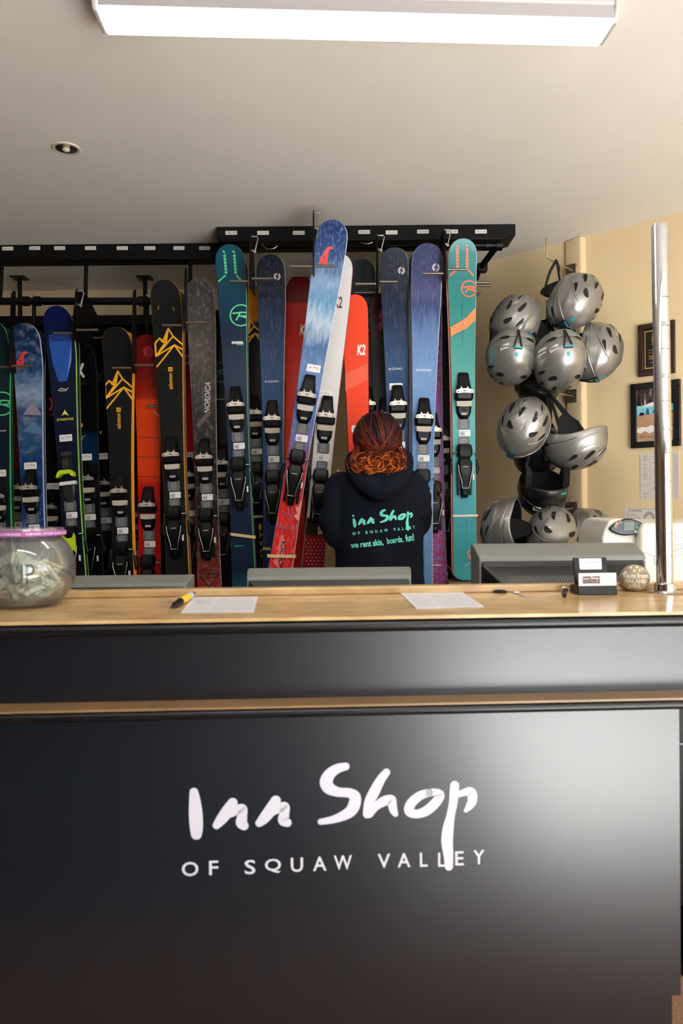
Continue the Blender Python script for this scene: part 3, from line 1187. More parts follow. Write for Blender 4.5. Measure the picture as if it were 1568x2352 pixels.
cpn = m.build('control_panel', pdk, t, bevel=0.004)
m = MB()
m.prism([(cx_ - 10 * kp, cz_ - 8 * kp), (cx_ + 14 * kp, cz_ - 8 * kp), (cx_ + 14 * kp, cz_ + 11 * kp), (cx_ - 10 * kp, cz_ + 11 * kp)], 0.0285, 0.031)
m.build('display', mat('lcd_grey', (92, 98, 88), 0.3), cpn)
for dx, dz_, c in ((-26, 8, (200, 120, 90)), (-30, 2, (120, 118, 112)), (22, -2, (90, 160, 120)), (18, -11, (170, 180, 190)), (-18, 12, (110, 110, 110))):
    m = MB()
    m.lathe([(0.001, -0.002), (4 * kp, -0.002), (4 * kp, 0.002)], 14, R=Matrix.Rotation(pi / 2, 3, 'X'))
    m.xf(Matrix.Translation((cx_ + dx * kp, 0.0295, cz_ + dz_ * kp)))
    m.build('button', mat('button_%d_%d' % (c[0], c[1]), c, 0.4), cpn, smooth=40)
m = MB()
for r_ in range(9):
    for c_ in range(10):
        if 4 <= r_ < 5:
            continue
        q0 = pr(1544 + c_ * 6, 1224 + r_ * 6.5 - c_ * 2.2 + (6 if r_ > 4 else 0))
        m.prism([(q0[0] - 0.0014, q0[1] - 0.001), (q0[0] + 0.0014, q0[1] - 0.0004), (q0[0] + 0.0014, q0[1] + 0.001), (q0[0] - 0.0014, q0[1] + 0.0004)], -0.001, 0.001)
m.build('vent_holes', mat('vent_dark', (70, 66, 62), 0.6), t)
m = MB()
fl = Flat(m, lambda u, v: Vector((u, -0.0008, v)))
for seg_ in ([(1474, 1268), (1502, 1278), (1568, 1258)], [(1502, 1278), (1502, 1296), (1520, 1293)], [(1540, 1255), (1600, 1240)]):
    fl.line([pr(*p_) for p_ in seg_], 0.0012, 0, False)
m.build('panel_seams', mat('seam_grey', (120, 112, 102), 0.6), t, fix=False)

# ---------------------------------------------------------------- things on the diagonal wall
WN = -dn       # into the room
WO = Vector((dA.x, dA.y, 0))


def wall_hit(px, py, o_=0.0):
    return plane_hit(px, py, WO + WN * o_, WN)


def wall_frame(px, py, o_=0.0):
    """matrix with x along the wall, y into the wall, z up"""
    p = wall_hit(px, py, o_)
    M = Matrix(((ddir.x, dn.x, 0, p.x), (ddir.y, dn.y, 0, p.y), (0, 0, 1, p.z), (0, 0, 0, 1)))
    return M


def wl(M, px, py, o_=0.0):
    q_ = M.inverted() @ wall_hit(px, py, o_)
    return q_.x, q_.z


def framed(corners, name, label, cat, depth, fw, fm, inner):
    cx_ = sum(c[0] for c in corners) / 4
    cy_ = sum(c[1] for c in corners) / 4
    M = wall_frame(cx_, cy_)
    q_ = [wl(M, *c, depth) for c in corners]
    x0 = (q_[0][0] + q_[3][0]) / 2
    x1 = (q_[1][0] + q_[2][0]) / 2
    z1 = (q_[0][1] + q_[1][1]) / 2
    z0 = (q_[2][1] + q_[3][1]) / 2
    t = thing(name, label, cat, M)
    f = MB()
    f.box2((x0, -depth, z0), (x1, -0.001, z0 + fw)).box2((x0, -depth, z1 - fw), (x1, -0.001, z1))
    f.box2((x0, -depth, z0 + fw), (x0 + fw, -0.001, z1 - fw)).box2((x1 - fw, -depth, z0 + fw), (x1, -0.001, z1 - fw))
    f.build('frame', fm, t, bevel=0.002)
    inner(t, x0 + fw, x1 - fw, z0 + fw, z1 - fw, depth)
    return t


gold = mat('gold_print', (222, 170, 80), 0.4, 0.4)
def plaque_in(t, x0, x1, z0, z1, dp):
    m = MB().box2((x0, -dp + 0.006, z0), (x1, -0.001, z1))
    g = Flat(m, lambda u, v: Vector((x0 + u * (x1 - x0), -dp + 0.0055, z0 + v * (z1 - z0))))
    for r_ in ((0.05, 0.045, 0.95, 0.07), (0.05, 0.93, 0.95, 0.955), (0.05, 0.045, 0.085, 0.955), (0.915, 0.045, 0.95, 0.955)):
        g.rect(*r_, 1)
    g.rect(0.34, 0.66, 0.66, 0.84, 1)
    g2 = Flat(m, lambda u, v: Vector((x0 + u * (x1 - x0), -dp + 0.005, z0 + v * (z1 - z0))))
    g2.face([(0.37, 0.76), (0.43, 0.80), (0.48, 0.78), (0.55, 0.82), (0.63, 0.77), (0.63, 0.83), (0.37, 0.83)], 0)
    for k in range(3):
        g2.line([(0.38 + 0.05 * k, 0.675), (0.46 + 0.05 * k, 0.71 + 0.01 * k), (0.62, 0.72 + 0.012 * k)], 0.008, 0, False)
    g.text('TAHOE', 0.44, 0.875, 0.24, 0.028, 1)
    g.text('CENTER', 0.5, 0.625, 0.36, 0.04, 1, bold=0.01)
    g.text('Platinum', 0.36, 0.485, 0.3, 0.026, 1)
    g.text('Inn Shop of', 0.36, 0.42, 0.34, 0.026, 1)
    for k in range(3):
        g.rect(0.2 + 0.05 * (k % 2), 0.34 - 0.035 * k, 0.8 - 0.04 * (k % 2), 0.352 - 0.035 * k, 1)
    g.text('Thank you', 0.42, 0.18, 0.3, 0.026, 1)
    o = m.build('engraved_plate', [mat('plaque_black', (18, 18, 20), 0.3), gold], t, fix=False)
    o['label'] = 'black plate engraved in gold'


framed([(1461, 748), (1547, 733), (1549, 856), (1467, 865)], 'award_plaque', 'dark wooden award plaque with a black and gold plate, higher on the wall', 'plaque', 0.018, 0.022, mat('walnut_plaque', (66, 38, 30), 0.4, noise=0.25, nscale=30, stretch=(1, 1, 6)), plaque_in)


def photo_mat():
    m = bpy.data.materials.new('photo_print')
    m.use_nodes = True
    nt_ = m.node_tree
    b_ = nt_.nodes['Principled BSDF']
    b_.inputs['Roughness'].default_value = 0.25
    tc_ = nt_.nodes.new('ShaderNodeTexCoord')
    mp_ = nt_.nodes.new('ShaderNodeMapping')
    mp_.inputs['Scale'].default_value = (60, 1, 12)
    nt_.links.new(tc_.outputs['Object'], mp_.inputs[0])
    n_ = nt_.nodes.new('ShaderNodeTexNoise')
    n_.inputs['Scale'].default_value = 1.2
    n_.inputs['Detail'].default_value = 3
    nt_.links.new(mp_.outputs[0], n_.inputs[0])
    rr_ = nt_.nodes.new('ShaderNodeValToRGB')
    for i_, (p_, c_) in enumerate([(0.38, (26, 22, 24)), (0.55, (82, 60, 54)), (0.66, (190, 180, 170))]):
        if i_ > 1:
            rr_.color_ramp.elements.new(p_)
        rr_.color_ramp.elements[i_].position = p_
        rr_.color_ramp.elements[i_].color = lin(c_)
    nt_.links.new(n_.outputs[0], rr_.inputs[0])
    nt_.links.new(rr_.outputs[0], b_.inputs['Base Color'])
    return m


def photo_in(t, x0, x1, z0, z1, dp):
    m = MB().box2((x0, -dp + 0.008, z0), (x1, -0.001, z1))

    def lay(e):
        return Flat(m, lambda u, v: Vector((x0 + u * (x1 - x0), -dp + 0.0078 - e * 0.0004, z0 + v * (z1 - z0))))
    lay(1).rect(0, 0, 1, 0.52, 1)
    g = lay(2)
    g.face([(0, 0.5), (0.3, 0.53), (0.55, 0.5), (1, 0.55), (1, 0.68), (0.55, 0.70), (0.5, 0.74), (0.42, 0.72), (0.12, 0.68), (0, 0.69)], 2)
    g3 = lay(3)
    g3.face([(0.1, 0.66), (0.45, 0.66), (0.55, 0.68), (0.52, 0.745), (0.38, 0.73)], 3)
    g3.face([(0.05, 0.5), (0.2, 0.5), (0.2, 0.55), (0.1, 0.56)], 4)
    g3.face([(0.24, 0.51), (0.34, 0.51), (0.33, 0.61), (0.28, 0.64)], 5)
    g3.face([(0.42, 0.53), (0.56, 0.53), (0.55, 0.60), (0.46, 0.59)], 4)
    g3.face([(0.55, 0.6), (0.68, 0.6), (0.66, 0.70), (0.6, 0.71)], 4)
    g3.face([(0.0, 0.18), (0.12, 0.16), (0.22, 0.2), (0.35, 0.15), (0.52, 0.2), (0.5, 0.26), (0.4, 0.31), (0.28, 0.27), (0.12, 0.28), (0.0, 0.25)], 3)
    g3.face([(0.6, 0.2), (0.98, 0.2), (0.9, 0.27), (0.75, 0.25)], 3)
    lay(4).text('Hard Working', 0.34, 0.085, 0.5, 0.03, 4)
    o = m.build('photo_print', [photo_mat(), mat('photo_tan', (186, 146, 116), 0.3, noise=0.15, nscale=25), mat('photo_aqua', (132, 206, 216), 0.3, noise=0.15, nscale=25), mat('photo_white', (232, 228, 224), 0.3), mat('photo_dark', (38, 36, 42), 0.3), mat('photo_blue', (26, 92, 150), 0.3)], t, fix=False)


framed([(1444, 886), (1558, 867), (1563, 1022), (1450, 1031)], 'framed_photo', 'black framed photograph hanging below the plaque on the beige wall', 'picture', 0.02, 0.026, mat('black_frame', (18, 18, 20), 0.35), photo_in)


def notice(corners, label, kind_):
    cx_ = sum(c[0] for c in corners) / 4
    cy_ = sum(c[1] for c in corners) / 4
    M = wall_frame(cx_, cy_)
    q_ = [wl(M, *c) for c in corners]
    x0 = (q_[0][0] + q_[3][0]) / 2
    x1 = (q_[1][0] + q_[2][0]) / 2
    z1 = (q_[0][1] + q_[1][1]) / 2
    z0 = (q_[2][1] + q_[3][1]) / 2
    m = MB().box2((x0, -0.002, z0), (x1, -0.0006, z1))
    g = Flat(m, lambda u, v: Vector((x0 + u * (x1 - x0), -0.0026, z0 + v * (z1 - z0))))
    rr = random.Random(4)
    if kind_ == 'table':
        n_ = 34
        for k in range(n_ + 1):
            v = 0.02 + 0.96 * k / n_
            g.rect(0.02, v - 0.0012, 0.98, v + 0.0012, 1)
        for u in (0.02, 0.27, 0.62, 0.75, 0.87, 0.98):
            g.rect(u - 0.003, 0.02, u + 0.003, 0.98, 1)
        for k in range(n_):
            v = 0.034 + 0.96 * k / n_
            if rr.random() < 0.55:
                g.rect(0.07, v - 0.006, 0.07 + rr.uniform(0.1, 0.16), v + 0.004, 1)
            if rr.random() < 0.75:
                w_ = rr.uniform(0.1, 0.27)
                g.rect(0.44 - w_ / 2, v - 0.008, 0.44 + w_ / 2, v + 0.006, 1)
            for u in (0.68, 0.81, 0.92):
                g.rect(u - 0.03, v - 0.005, u + 0.03, v + 0.003, 1)
    else:
        for r_ in ((0.08, 0.05, 0.97, 0.07), (0.08, 0.9, 0.97, 0.93), (0.08, 0.05, 0.09, 0.93), (0.96, 0.05, 0.97, 0.93)):
            g.rect(*r_, 1)
        g.rect(0.12, 0.76, 0.42, 0.84, 1)
        g.rect(0.12, 0.5, 0.3, 0.54, 1)
        g.rect(0.12, 0.3, 0.4, 0.34, 1)
        for k in range(12):
            t0, t1 = pi * k / 12, pi * (k + 1) / 12
            g.face([(0.6 + 0.14 * q * cos(t_), 0.2 + 0.55 * q * sin(t_)) for q, t_ in ((0.6, t0), (1, t0), (1, t1), (0.6, t1))], 1)
    o = m.build('wall_notice', [mat('notice_paper', (226, 216, 204), 0.6), mat('notice_print', (168, 158, 154), 0.7)], None, M=M, fix=False)
    tag(o, label, 'notice')


notice([(1469, 1042), (1560, 1040), (1561, 1140), (1470, 1153)], 'long printed table sheet pinned to the wall under the photograph', 'table')
notice([(1434, 1168), (1530, 1163), (1530, 1200), (1434, 1204)], 'white sheet with a grey arc taped just above the printer', 'arc')

# black shelf unit past the right end of the counter
t = thing('storage_unit', 'black storage unit just past the right end of the counter', 'storage unit', Matrix.Translation((0.815, 1.83, 0)))
MB().box2((0, 0.02, 0.16), (0.7, 0.5, 0.82)).build('cabinet', black_metal, t, bevel=0.004)
MB().box2((0, 0, 0.0), (0.7, 0.5, 0.035)).build('plinth', black_metal, t, bevel=0.003)
for x in (0.0, 0.68):
    MB().box2((x + 0.002 if x else 0.03, 0.05, 0.035), (x + 0.018 if x else 0.05, 0.48, 0.16)).build('side_post', black_metal, t)
MB().box2((0.0, 0.014, 0.56), (0.7, 0.02, 0.564)).build('drawer_gap', mat('seam_light', (110, 112, 116), 0.4), t)
fz = MB().ell((0.0, 0, 0.045), (0.2, 0.13, 0.055), 28, 12)
for v in fz.v:
    v.z = max(0.0, v.z + 0.012 * sin(v.x * 40) * sin(v.y * 50 + 1))
o = fz.build('folded_fleece', mat('grey_fleece', (112, 108, 92), 0.95, noise=0.4, nscale=60, bump=0.8, bscale=120), None, M=Matrix.Translation((1.08, 2.03, 0.036)), smooth=180)
tag(o, 'grey folded fleece in the open bottom of the black storage unit', 'fleece')
# ---------------------------------------------------------------- ski racks
peg_m = mat('peg_steel', (128, 118, 106), 0.35, 0.8)
label_m = mat('rack_label', (225, 220, 214), 0.6)
tape_m = mat('clear_tape', (52, 50, 50), 0.35)


def rack(name_label, x0, x1, d, zh, dep, labels, chamfer=False):
    A, B = P(x0, 560, d), P(x1, 560, d)
    M = Matrix.Translation((A.x, d, CEIL))
    t = thing('ski_rack', name_label, 'ski rack', M, 'ceiling ski racks')
    L = B.x - A.x
    m = MB()
    if chamfer:
        m.prism([(0, -0.001), (L, -0.001), (L, -zh * 0.75), (L - 0.07, -zh), (0.02, -zh), (0, -zh * 0.7)], 0, dep)
    else:
        m.box2((0, 0, -zh), (L, dep, -0.001))
    m.build('top_beam', black_metal, t, bevel=0.003)
    for px, py, s in labels:
        q = P(px, py, d) - Vector((A.x, d, CEIL))
        l = MB()
        g = Flat(l, lambda u, v: Vector((q.x + u, -0.0012, q.z + v)))
        g.rrect(0, 0.0, 0.05, 0.017, 0.002, 0)
        g.text(s, 0, 0, 0.04, 0.008, 1)
        o = l.build('size_label', [label_m, ink_black], t, fix=False)
    return t, Vector((A.x, d, CEIL))


LR, LO = rack('black ceiling ski rack on the left with 160-167 size labels', -90, 505, 3.48, 0.072, 0.09,
              [(18, 571, '168-173')] + [(x, 570, '160-167') for x in (80, 137, 208, 281, 344, 411, 470)])
RR, RO = rack('black ceiling ski rack in the middle with 150-159 and 135-149 size labels', 498, 1184, 3.28, 0.066, 0.15,
              [(531, 535, '150-159'), (604, 535, '150-159'), (686, 535, '150-159'), (836, 533, '150-159'), (899, 534, '150-159'), (971, 532, '150-159'), (1038, 532, '135-149'), (1104, 532, '135-149')], True)


def rod(root, O, name, pts, r, m=None, seg=10):
    mb = MB()
    mb.tube([Vector(p) - O for p in pts], r, seg)
    return mb.build(name, m or black_metal, root, smooth=50)


# left rack: drop rods, cross pipe, ceiling posts and the dark backboard
rod(LR, LO, 'cross_pipe', [P(-90, 692, 3.45), P(352, 692, 3.45)], 0.0165, seg=16)
for x, xb in ((-2, 0), (193, 196), (434, 436)):
    rod(LR, LO, 'drop_rod', [Vector((P(x, 600, 3.47).x, 3.5, CEIL - 0.07)), P(xb, 690 if x < 400 else 760, 3.46)], 0.009)
for x in (45, 333):
    c = PZ(x, 637, CEIL)
    rod(LR, LO, 'ceiling_post', [Vector((c.x, c.y, CEIL - 0.001)), Vector((c.x, c.y, CEIL - 0.36))], 0.011)
    MB().box(Vector((c.x, c.y, CEIL - 0.004)) - LO, (0.075, 0.075, 0.006)).build('ceiling_plate', black_metal, LR, bevel=0.001)
for x in (78, 338):
    rod(LR, LO, 'support_post', [P(x, 690, 3.48), P(x, 790, 3.48)], 0.009)
for x in (60, 86, 193, 325):
    MB().lathe([(0.017, -0.012), (0.022, -0.012), (0.022, 0.012), (0.017, 0.012)], 16, R=Matrix.Rotation(pi / 2, 3, 'Y')).xf(Matrix.Translation(P(x, 692, 3.45) - LO)).build('pipe_clamp', black_metal, LR, smooth=40)
for x in (77, 190, 337):
    MB().lathe([(0.001, 0), (0.005, 0), (0.005, 0.006), (0.001, 0.007)], 10).xf(Matrix.Translation(P(x, 680, 3.44) - LO)).build('bolt_head', steel, LR, smooth=40)
a, b2 = P(-100, 737, 3.95), P(472, 737, 3.95)
MB().box2(Vector((a.x, 3.95, 0.5)) - LO, Vector((b2.x, 3.97, a.z)) - LO).build('backboard', black_metal, LR)
MB().box2(Vector((a.x, 3.86, a.z - 0.05)) - LO, Vector((b2.x, 3.95, a.z)) - LO).build('rear_rail', black_metal, LR, bevel=0.003)

# right rack: cross pipe, brackets, diagonal brace
rod(RR, RO, 'cross_pipe', [P(548, 563, 3.36), P(1146, 563, 3.36)], 0.0165, seg=16)
rod(RR, RO, 'brace', [P(1140, 566, 3.36), P(1098, 622, 3.46), P(1092, 640, 3.5)], 0.014)
MB().box(P(1106, 616, 3.46) - RO, (0.045, 0.05, 0.035)).build('brace_foot', black_metal, RR, bevel=0.003)
for x in (545, 1120, 1145):
    MB().lathe([(0.017, -0.014), (0.024, -0.014), (0.024, 0.014), (0.017, 0.014)], 16, R=Matrix.Rotation(pi / 2, 3, 'Y')).xf(Matrix.Translation(P(x, 563, 3.36) - RO)).build('pipe_clamp', black_metal, RR, smooth=40)
for x, y in ((620, 563), (842, 551)):
    rod(RR, RO, 'wire_hook', [P(x - 20 + 10 * 0, y - 8, 3.3)] + [P(x + 16 * sin(k * 0.5 - 1.6), y + 9 * cos(k * 0.5 - 1.6), 3.3) for k in range(7)], 0.0022, steel, 6)
a, b2 = P(505, 575, 3.9), P(1010, 575, 3.9)
MB().box2(Vector((a.x, 3.9, 2.16)) - RO, Vector((b2.x, 3.92, CEIL - 0.12)) - RO).build('rear_board', mat('dark_board', (26, 24, 22), 0.7), RR)


def peg_arm(root, O, x, y, d, ztop, dep, pegs, clamp=True, sil=0.0):
    """blade hanging from the pipe with steel pegs left and right; pegs=[(x0, x1, y, d)]"""
    c = P(x, y, d)
    m = MB()
    zt_ = ztop
    pr_ = [(c.y - 0.012, c.z - 0.03), (c.y - 0.012, c.z + 0.02), (c.y + 0.03, zt_ - 0.02), (c.y + 0.05, zt_), (c.y + 0.05 + dep * 0.25, zt_), (c.y + dep, c.z + 0.05), (c.y + dep, c.z - 0.02)]
    m.prism(pr_, c.x - 0.0025, c.x + 0.0025, axis='x')
    m.v = [v - O for v in m.v]
    arm = m.build('peg_arm', black_metal, root)
    for x0, x1, yy, dd in pegs:
        mb = MB()
        p0, p1 = P(x0, yy, dd), P(x1, yy, dd)
        p0.z += 0.0
        mb.tube([p0 - O, p1 - O], 0.0052, 10)
        mb.build('peg', peg_m, arm, smooth=50)
    if clamp:
        cl_ = MB()
        q = Vector((c.x + 0.012, d + 0.05, zt_ - 0.02)) - O
        cl_.box(q + Vector((0, 0, 0.01)), (0.03, 0.006, 0.006))
        cl_.box(q + Vector((-0.012, -0.002, -0.02)), (0.005, 0.01, 0.05))
        cl_.box(q + Vector((0.010, -0.002, -0.028)), (0.005, 0.01, 0.065), R=Matrix.Rotation(0.25, 3, 'Y'))
        cl_.box(q + Vector((0.0, -0.004, -0.052)), (0.02, 0.007, 0.008), R=Matrix.Rotation(0.5, 3, 'Y'))
        cl_.build('toggle_clamp', steel, arm, bevel=0.001)
    return arm


zl = P(200, 692, 3.45).z
peg_arm(LR, LO, 22, 842, 3.22, zl, 0.06, [(-25, 19, 843, 3.2), (27, 74, 841, 3.2), (-25, 60, 848, 3.5)], False)
peg_arm(LR, LO, 169, 762, 3.2, zl, 0.55, [(122, 165, 765, 3.19), (175, 226, 758, 3.19), (203, 240, 776, 3.45)], True)
peg_arm(LR, LO, 304, 842, 3.22, zl, 0.06, [(257, 300, 845, 3.2), (309, 353, 839, 3.2)], False)
peg_arm(LR, LO, 423, 744, 3.2, P(1, 650, 3.45).z, 0.06, [(373, 418, 747, 3.19), (427, 478, 741, 3.19)], False)
zr = P(800, 575, 3.36).z
peg_arm(RR, RO, 574, 643, 3.1, zr, 0.16, [(527, 570, 646, 3.08), (578, 627, 640, 3.08), (585, 631, 661, 3.36)])
peg_arm(RR, RO, 720, 612, 2.93, zr + 0.03, 0.1, [(664, 717, 612, 2.92), (723, 768, 611, 2.92), (668, 717, 634, 3.33), (672, 717, 660, 3.45), (672, 717, 681, 3.55)])
peg_arm(RR, RO, 868, 650, 3.1, zr, 0.12, [(816, 863, 652, 3.08), (872, 913, 647, 3.08), (812, 862, 672, 3.36)])
peg_arm(RR, RO, 1023, 622, 3.1, zr + 0.02, 0.3, [(971, 1018, 628, 3.08), (1027, 1071, 619, 3.08), (1027, 1125, 649, 3.38), (1027, 1125, 656, 3.42), (1027, 1106, 670, 3.5), (1027, 1100, 677, 3.54)])

# ---------------------------------------------------------------- benches the skis stand on
SHR, SHL = 0.60, 0.48
bench_m = mat('bench_plywood', (120, 96, 62), 0.6, noise=0.15, nscale=9, stretch=(1, 8, 1))
xm = P(500, 1300, 3.2).x
for nm, x0, x1, z, lb in (('left', -2.2, xm - 0.01, SHL, 'low plywood bench that carries the left ski rows'), ('right', xm + 0.01, 0.72, SHR, 'plywood bench that carries the middle ski rows')):
    t = thing('ski_bench', lb, 'bench', Matrix.Translation((x0, 3.02, 0)))
    MB().box2((0, 0, z - 0.03), (x1 - x0, 0.55, z - 0.001)).build('bench_top', bench_m, t, bevel=0.003)
    for fx in (0.02, x1 - x0 - 0.05):
        MB().box2((fx, 0.02, 0), (fx + 0.03, 0.53, z - 0.03)).build('leg_panel', bench_m, t)

# ---------------------------------------------------------------- ski bindings, shared by the skis
bind_black = mat('binding_black', (19, 19, 21), 0.36, spec=0.28)
bind_metal = mat('binding_silver', (214, 206, 196), 0.3, 0.55)
bind_afd = mat('binding_pad_beige', (186, 176, 162), 0.4)
bind_grey = mat('binding_label_grey', (158, 152, 150), 0.45)
track_m = mat('track_plate_smoke', (92, 94, 98), 0.3)
tick_m = mat('track_teeth', (182, 180, 176), 0.4)
lime_m = mat('binding_lime', (196, 222, 30), 0.35)
teal_led = mat('indicator_pale', (150, 178, 166), 0.4)


def hump(mb, secs, x0=0.0, mi=0):
    rings = []
    for z, w, h in secs:
        rings.append([(x0 - w, -0.0005, z), (x0 - w, -h * 0.62, z), (x0 - w * 0.72, -h, z), (x0 + w * 0.72, -h, z), (x0 + w, -h * 0.62, z), (x0 + w, -0.0005, z)])
    mb.loft(rings, mi)
    return mb


def track(z0, z1, w, skew=0.0):
    m = MB()
    r = 0.008
    n = 5
    pts = []
    for sx, sz, a0 in ((1, 1, 0), (-1, 1, 90), (-1, -1, 180), (1, -1, 270)):
        for k in range(n):
            a = radians(a0 + 90 * k / (n - 1))
            pts.append((sx * (w - r) + r * cos(a), (z1 if sz > 0 else z0) - sz * r + r * sin(a)))
    m.prism(pts, -0.004, -0.0003)
    for i in range(-1, 2):
        k = z0 + 0.006
        while k < z1 - 0.006:
            m.prism([(i * 0.0085 - 0.003, k), (i * 0.0085 + 0.003, k + 0.002), (i * 0.0085 + 0.003, k + 0.0045), (i * 0.0085 - 0.003, k + 0.0025)], -0.0056, -0.004, 1)
            k += 0.0075
    return m


m = hump(MB(), [(0.080, 0.018, 0.011), (0.074, 0.021, 0.016), (0.055, 0.023, 0.020), (0.034, 0.026, 0.027), (0.012, 0.031, 0.033)])
hump(m, [(-0.006, 0.037, 0.030), (-0.010, 0.038, 0.036), (-0.030, 0.037, 0.032), (-0.036, 0.033, 0.018)])
hump(m, [(-0.062, 0.031, 0.019), (-0.085, 0.029, 0.017), (-0.100, 0.023, 0.013), (-0.113, 0.015, 0.007)])
m.box((0, -0.0185, -0.075), (0.016, 0.004, 0.012))
ME_TOE = m.build('toe_binding', bind_black, mesh_only=True, smooth=35)
m = MB()
wing = [(-0.036, -0.004), (-0.033, -0.0095), (-0.018, -0.010), (0, -0.0085), (0.018, -0.010), (0.033, -0.0095), (0.036, -0.004), (0.033, 0.003), (0.017, 0.0085), (-0.017, 0.0085), (-0.033, 0.003)]
m.prism(wing, -0.043, -0.030)
for sx in (-1, 1):
    m.prism([(sx * 0.008, 0.010), (sx * 0.016, 0.010), (sx * 0.013, 0.019)], -0.037, -0.028)
m.prism([(-0.006, -0.0025), (0.006, -0.0025), (0.006, 0.0008), (-0.006, 0.0008)], -0.0436, -0.042, 1)
for sx in (-1, 1):
    m.lathe([(0.001, 0), (0.0026, 0), (0.0026, 0.0015), (0.001, 0.0016)], 10, (sx * 0.028, -0.0425, -0.0035), 1, Matrix.Rotation(pi / 2, 3, 'X'))
ME_WING = m.build('toe_wing', [bind_metal, bind_black], mesh_only=True)
m = MB()
m.prism([(-0.031, -0.041), (0.031, -0.041), (0.030, -0.060), (0.012, -0.063), (-0.012, -0.063), (-0.030, -0.060)], -0.027, -0.006)
ME_AFD = m.build('boot_pad', bind_afd, mesh_only=True)
m = MB()
m.prism([(-0.010, -0.097), (0.010, -0.097), (0.012, -0.094), (0.012, -0.087), (-0.012, -0.087), (-0.012, -0.094)], -0.0195, -0.015)
ME_TL = m.build('toe_label', bind_grey, mesh_only=True)
ME_TT = track(-0.153, -0.108, 0.025).build('toe_track', [track_m, tick_m], mesh_only=True)
m = hump(MB(), [(-0.214, 0.020, 0.018), (-0.220, 0.028, 0.034), (-0.240, 0.031, 0.041), (-0.262, 0.030, 0.041), (-0.274, 0.022, 0.036)])
hump(m, [(-0.274, 0.022, 0.030), (-0.296, 0.030, 0.039), (-0.318, 0.029, 0.041), (-0.345, 0.021, 0.038), (-0.385, 0.014, 0.030)])
hump(m, [(-0.385, 0.013, 0.030), (-0.410, 0.015, 0.028), (-0.436, 0.013, 0.018)])
for sx in (-1, 1):
    hump(m, [(-0.300, 0.006, 0.022), (-0.36, 0.006, 0.020), (-0.425, 0.005, 0.012)], sx * 0.025)
m.lathe([(0.001, 0), (0.006, 0), (0.006, 0.002), (0.001, 0.002)], 12, (0, -0.027, -0.418), 0, Matrix.Rotation(pi / 2, 3, 'X'))
ME_HEEL = m.build('heel_binding', bind_black, mesh_only=True, smooth=35)
m = MB()
m.tube([(-0.030, -0.041, -0.302), (-0.028, -0.043, -0.325), (-0.016, -0.041, -0.375), (-0.014, -0.037, -0.398), (0.014, -0.037, -0.398), (0.016, -0.041, -0.375), (0.028, -0.043, -0.325), (0.030, -0.041, -0.302)], 0.0017, 8)
ME_HF = m.build('heel_lever_wire', steel, mesh_only=True, smooth=60)
m = MB()
m.box((0, -0.0415, -0.311), (0.022, 0.002, 0.0035))
ME_HI = m.build('heel_indicator', teal_led, mesh_only=True)
m = MB()
m.box((0.034, -0.022, -0.352), (0.006, 0.01, 0.024))
ME_HR = m.build('side_reflector', mat('reflector_white', (226, 226, 226), 0.3), mesh_only=True)
ME_HT = track(-0.226, -0.184, 0.023).build('heel_track', [track_m, tick_m], mesh_only=True)
ME_BR, ME_BT = [], []
for sx in (-1, 1):
    m = MB()
    m.tube([(sx * 0.022, -0.012, -0.250), (sx * 0.044, -0.012, -0.250), (sx * 0.047, -0.004, -0.252), (sx * 0.048, 0.004, -0.270), (sx * 0.047, 0.012, -0.296)], 0.0024, 8)
    ME_BR.append(m.build('brake_arm', steel, mesh_only=True, smooth=60))
    m = MB()
    m.tube([(sx * 0.048, 0.006, -0.275), (sx * 0.052, 0.010, -0.296), (sx * 0.056, 0.010, -0.318), (sx * 0.053, 0.008, -0.336)], [0.005, 0.009, 0.009, 0.005], 8)
    ME_BT.append(m.build('brake_tip', bind_black, mesh_only=True, smooth=60))
# lime race style binding
m = hump(MB(), [(0.105, 0.016, 0.014), (0.098, 0.024, 0.024), (0.080, 0.024, 0.026), (0.074, 0.015, 0.020)])
hump(m, [(0.074, 0.014, 0.02), (0.066, 0.019, 0.032), (0.03, 0.018, 0.034), (0.012, 0.014, 0.02)])
hump(m, [(-0.03, 0.028, 0.02), (-0.075, 0.026, 0.018), (-0.115, 0.014, 0.008)])
ME_TOE2 = m.build('toe_binding', mat('binding_dark_chrome', (64, 66, 70), 0.2, 0.6), mesh_only=True, smooth=35)
m = MB()
m.prism([(-0.040, -0.012), (-0.033, 0.010), (-0.022, 0.019), (0.022, 0.019), (0.033, 0.010), (0.036, -0.008), (0.028, -0.010), (0.016, 0.003), (-0.016, 0.002), (-0.030, -0.008)], -0.042, -0.012)
ME_WING2 = m.build('toe_wing', lime_m, mesh_only=True)
m = MB()
m.prism([(-0.030, -0.030), (0.036, -0.027), (0.036, -0.041), (-0.030, -0.044)], -0.03, -0.006)
ME_AFD2 = m.build('boot_pad', mat('boot_pad_white', (226, 226, 226), 0.4), mesh_only=True)
m = MB()
m.prism([(-0.034, -0.262), (-0.022, -0.254), (-0.008, -0.268), (0.014, -0.266), (0.022, -0.246), (0.027, -0.262), (0.026, -0.330), (0.018, -0.315), (0.010, -0.326), (0.004, -0.300), (-0.016, -0.292)], -0.046, -0.036)
ME_HL = m.build('heel_cover', lime_m, mesh_only=True)
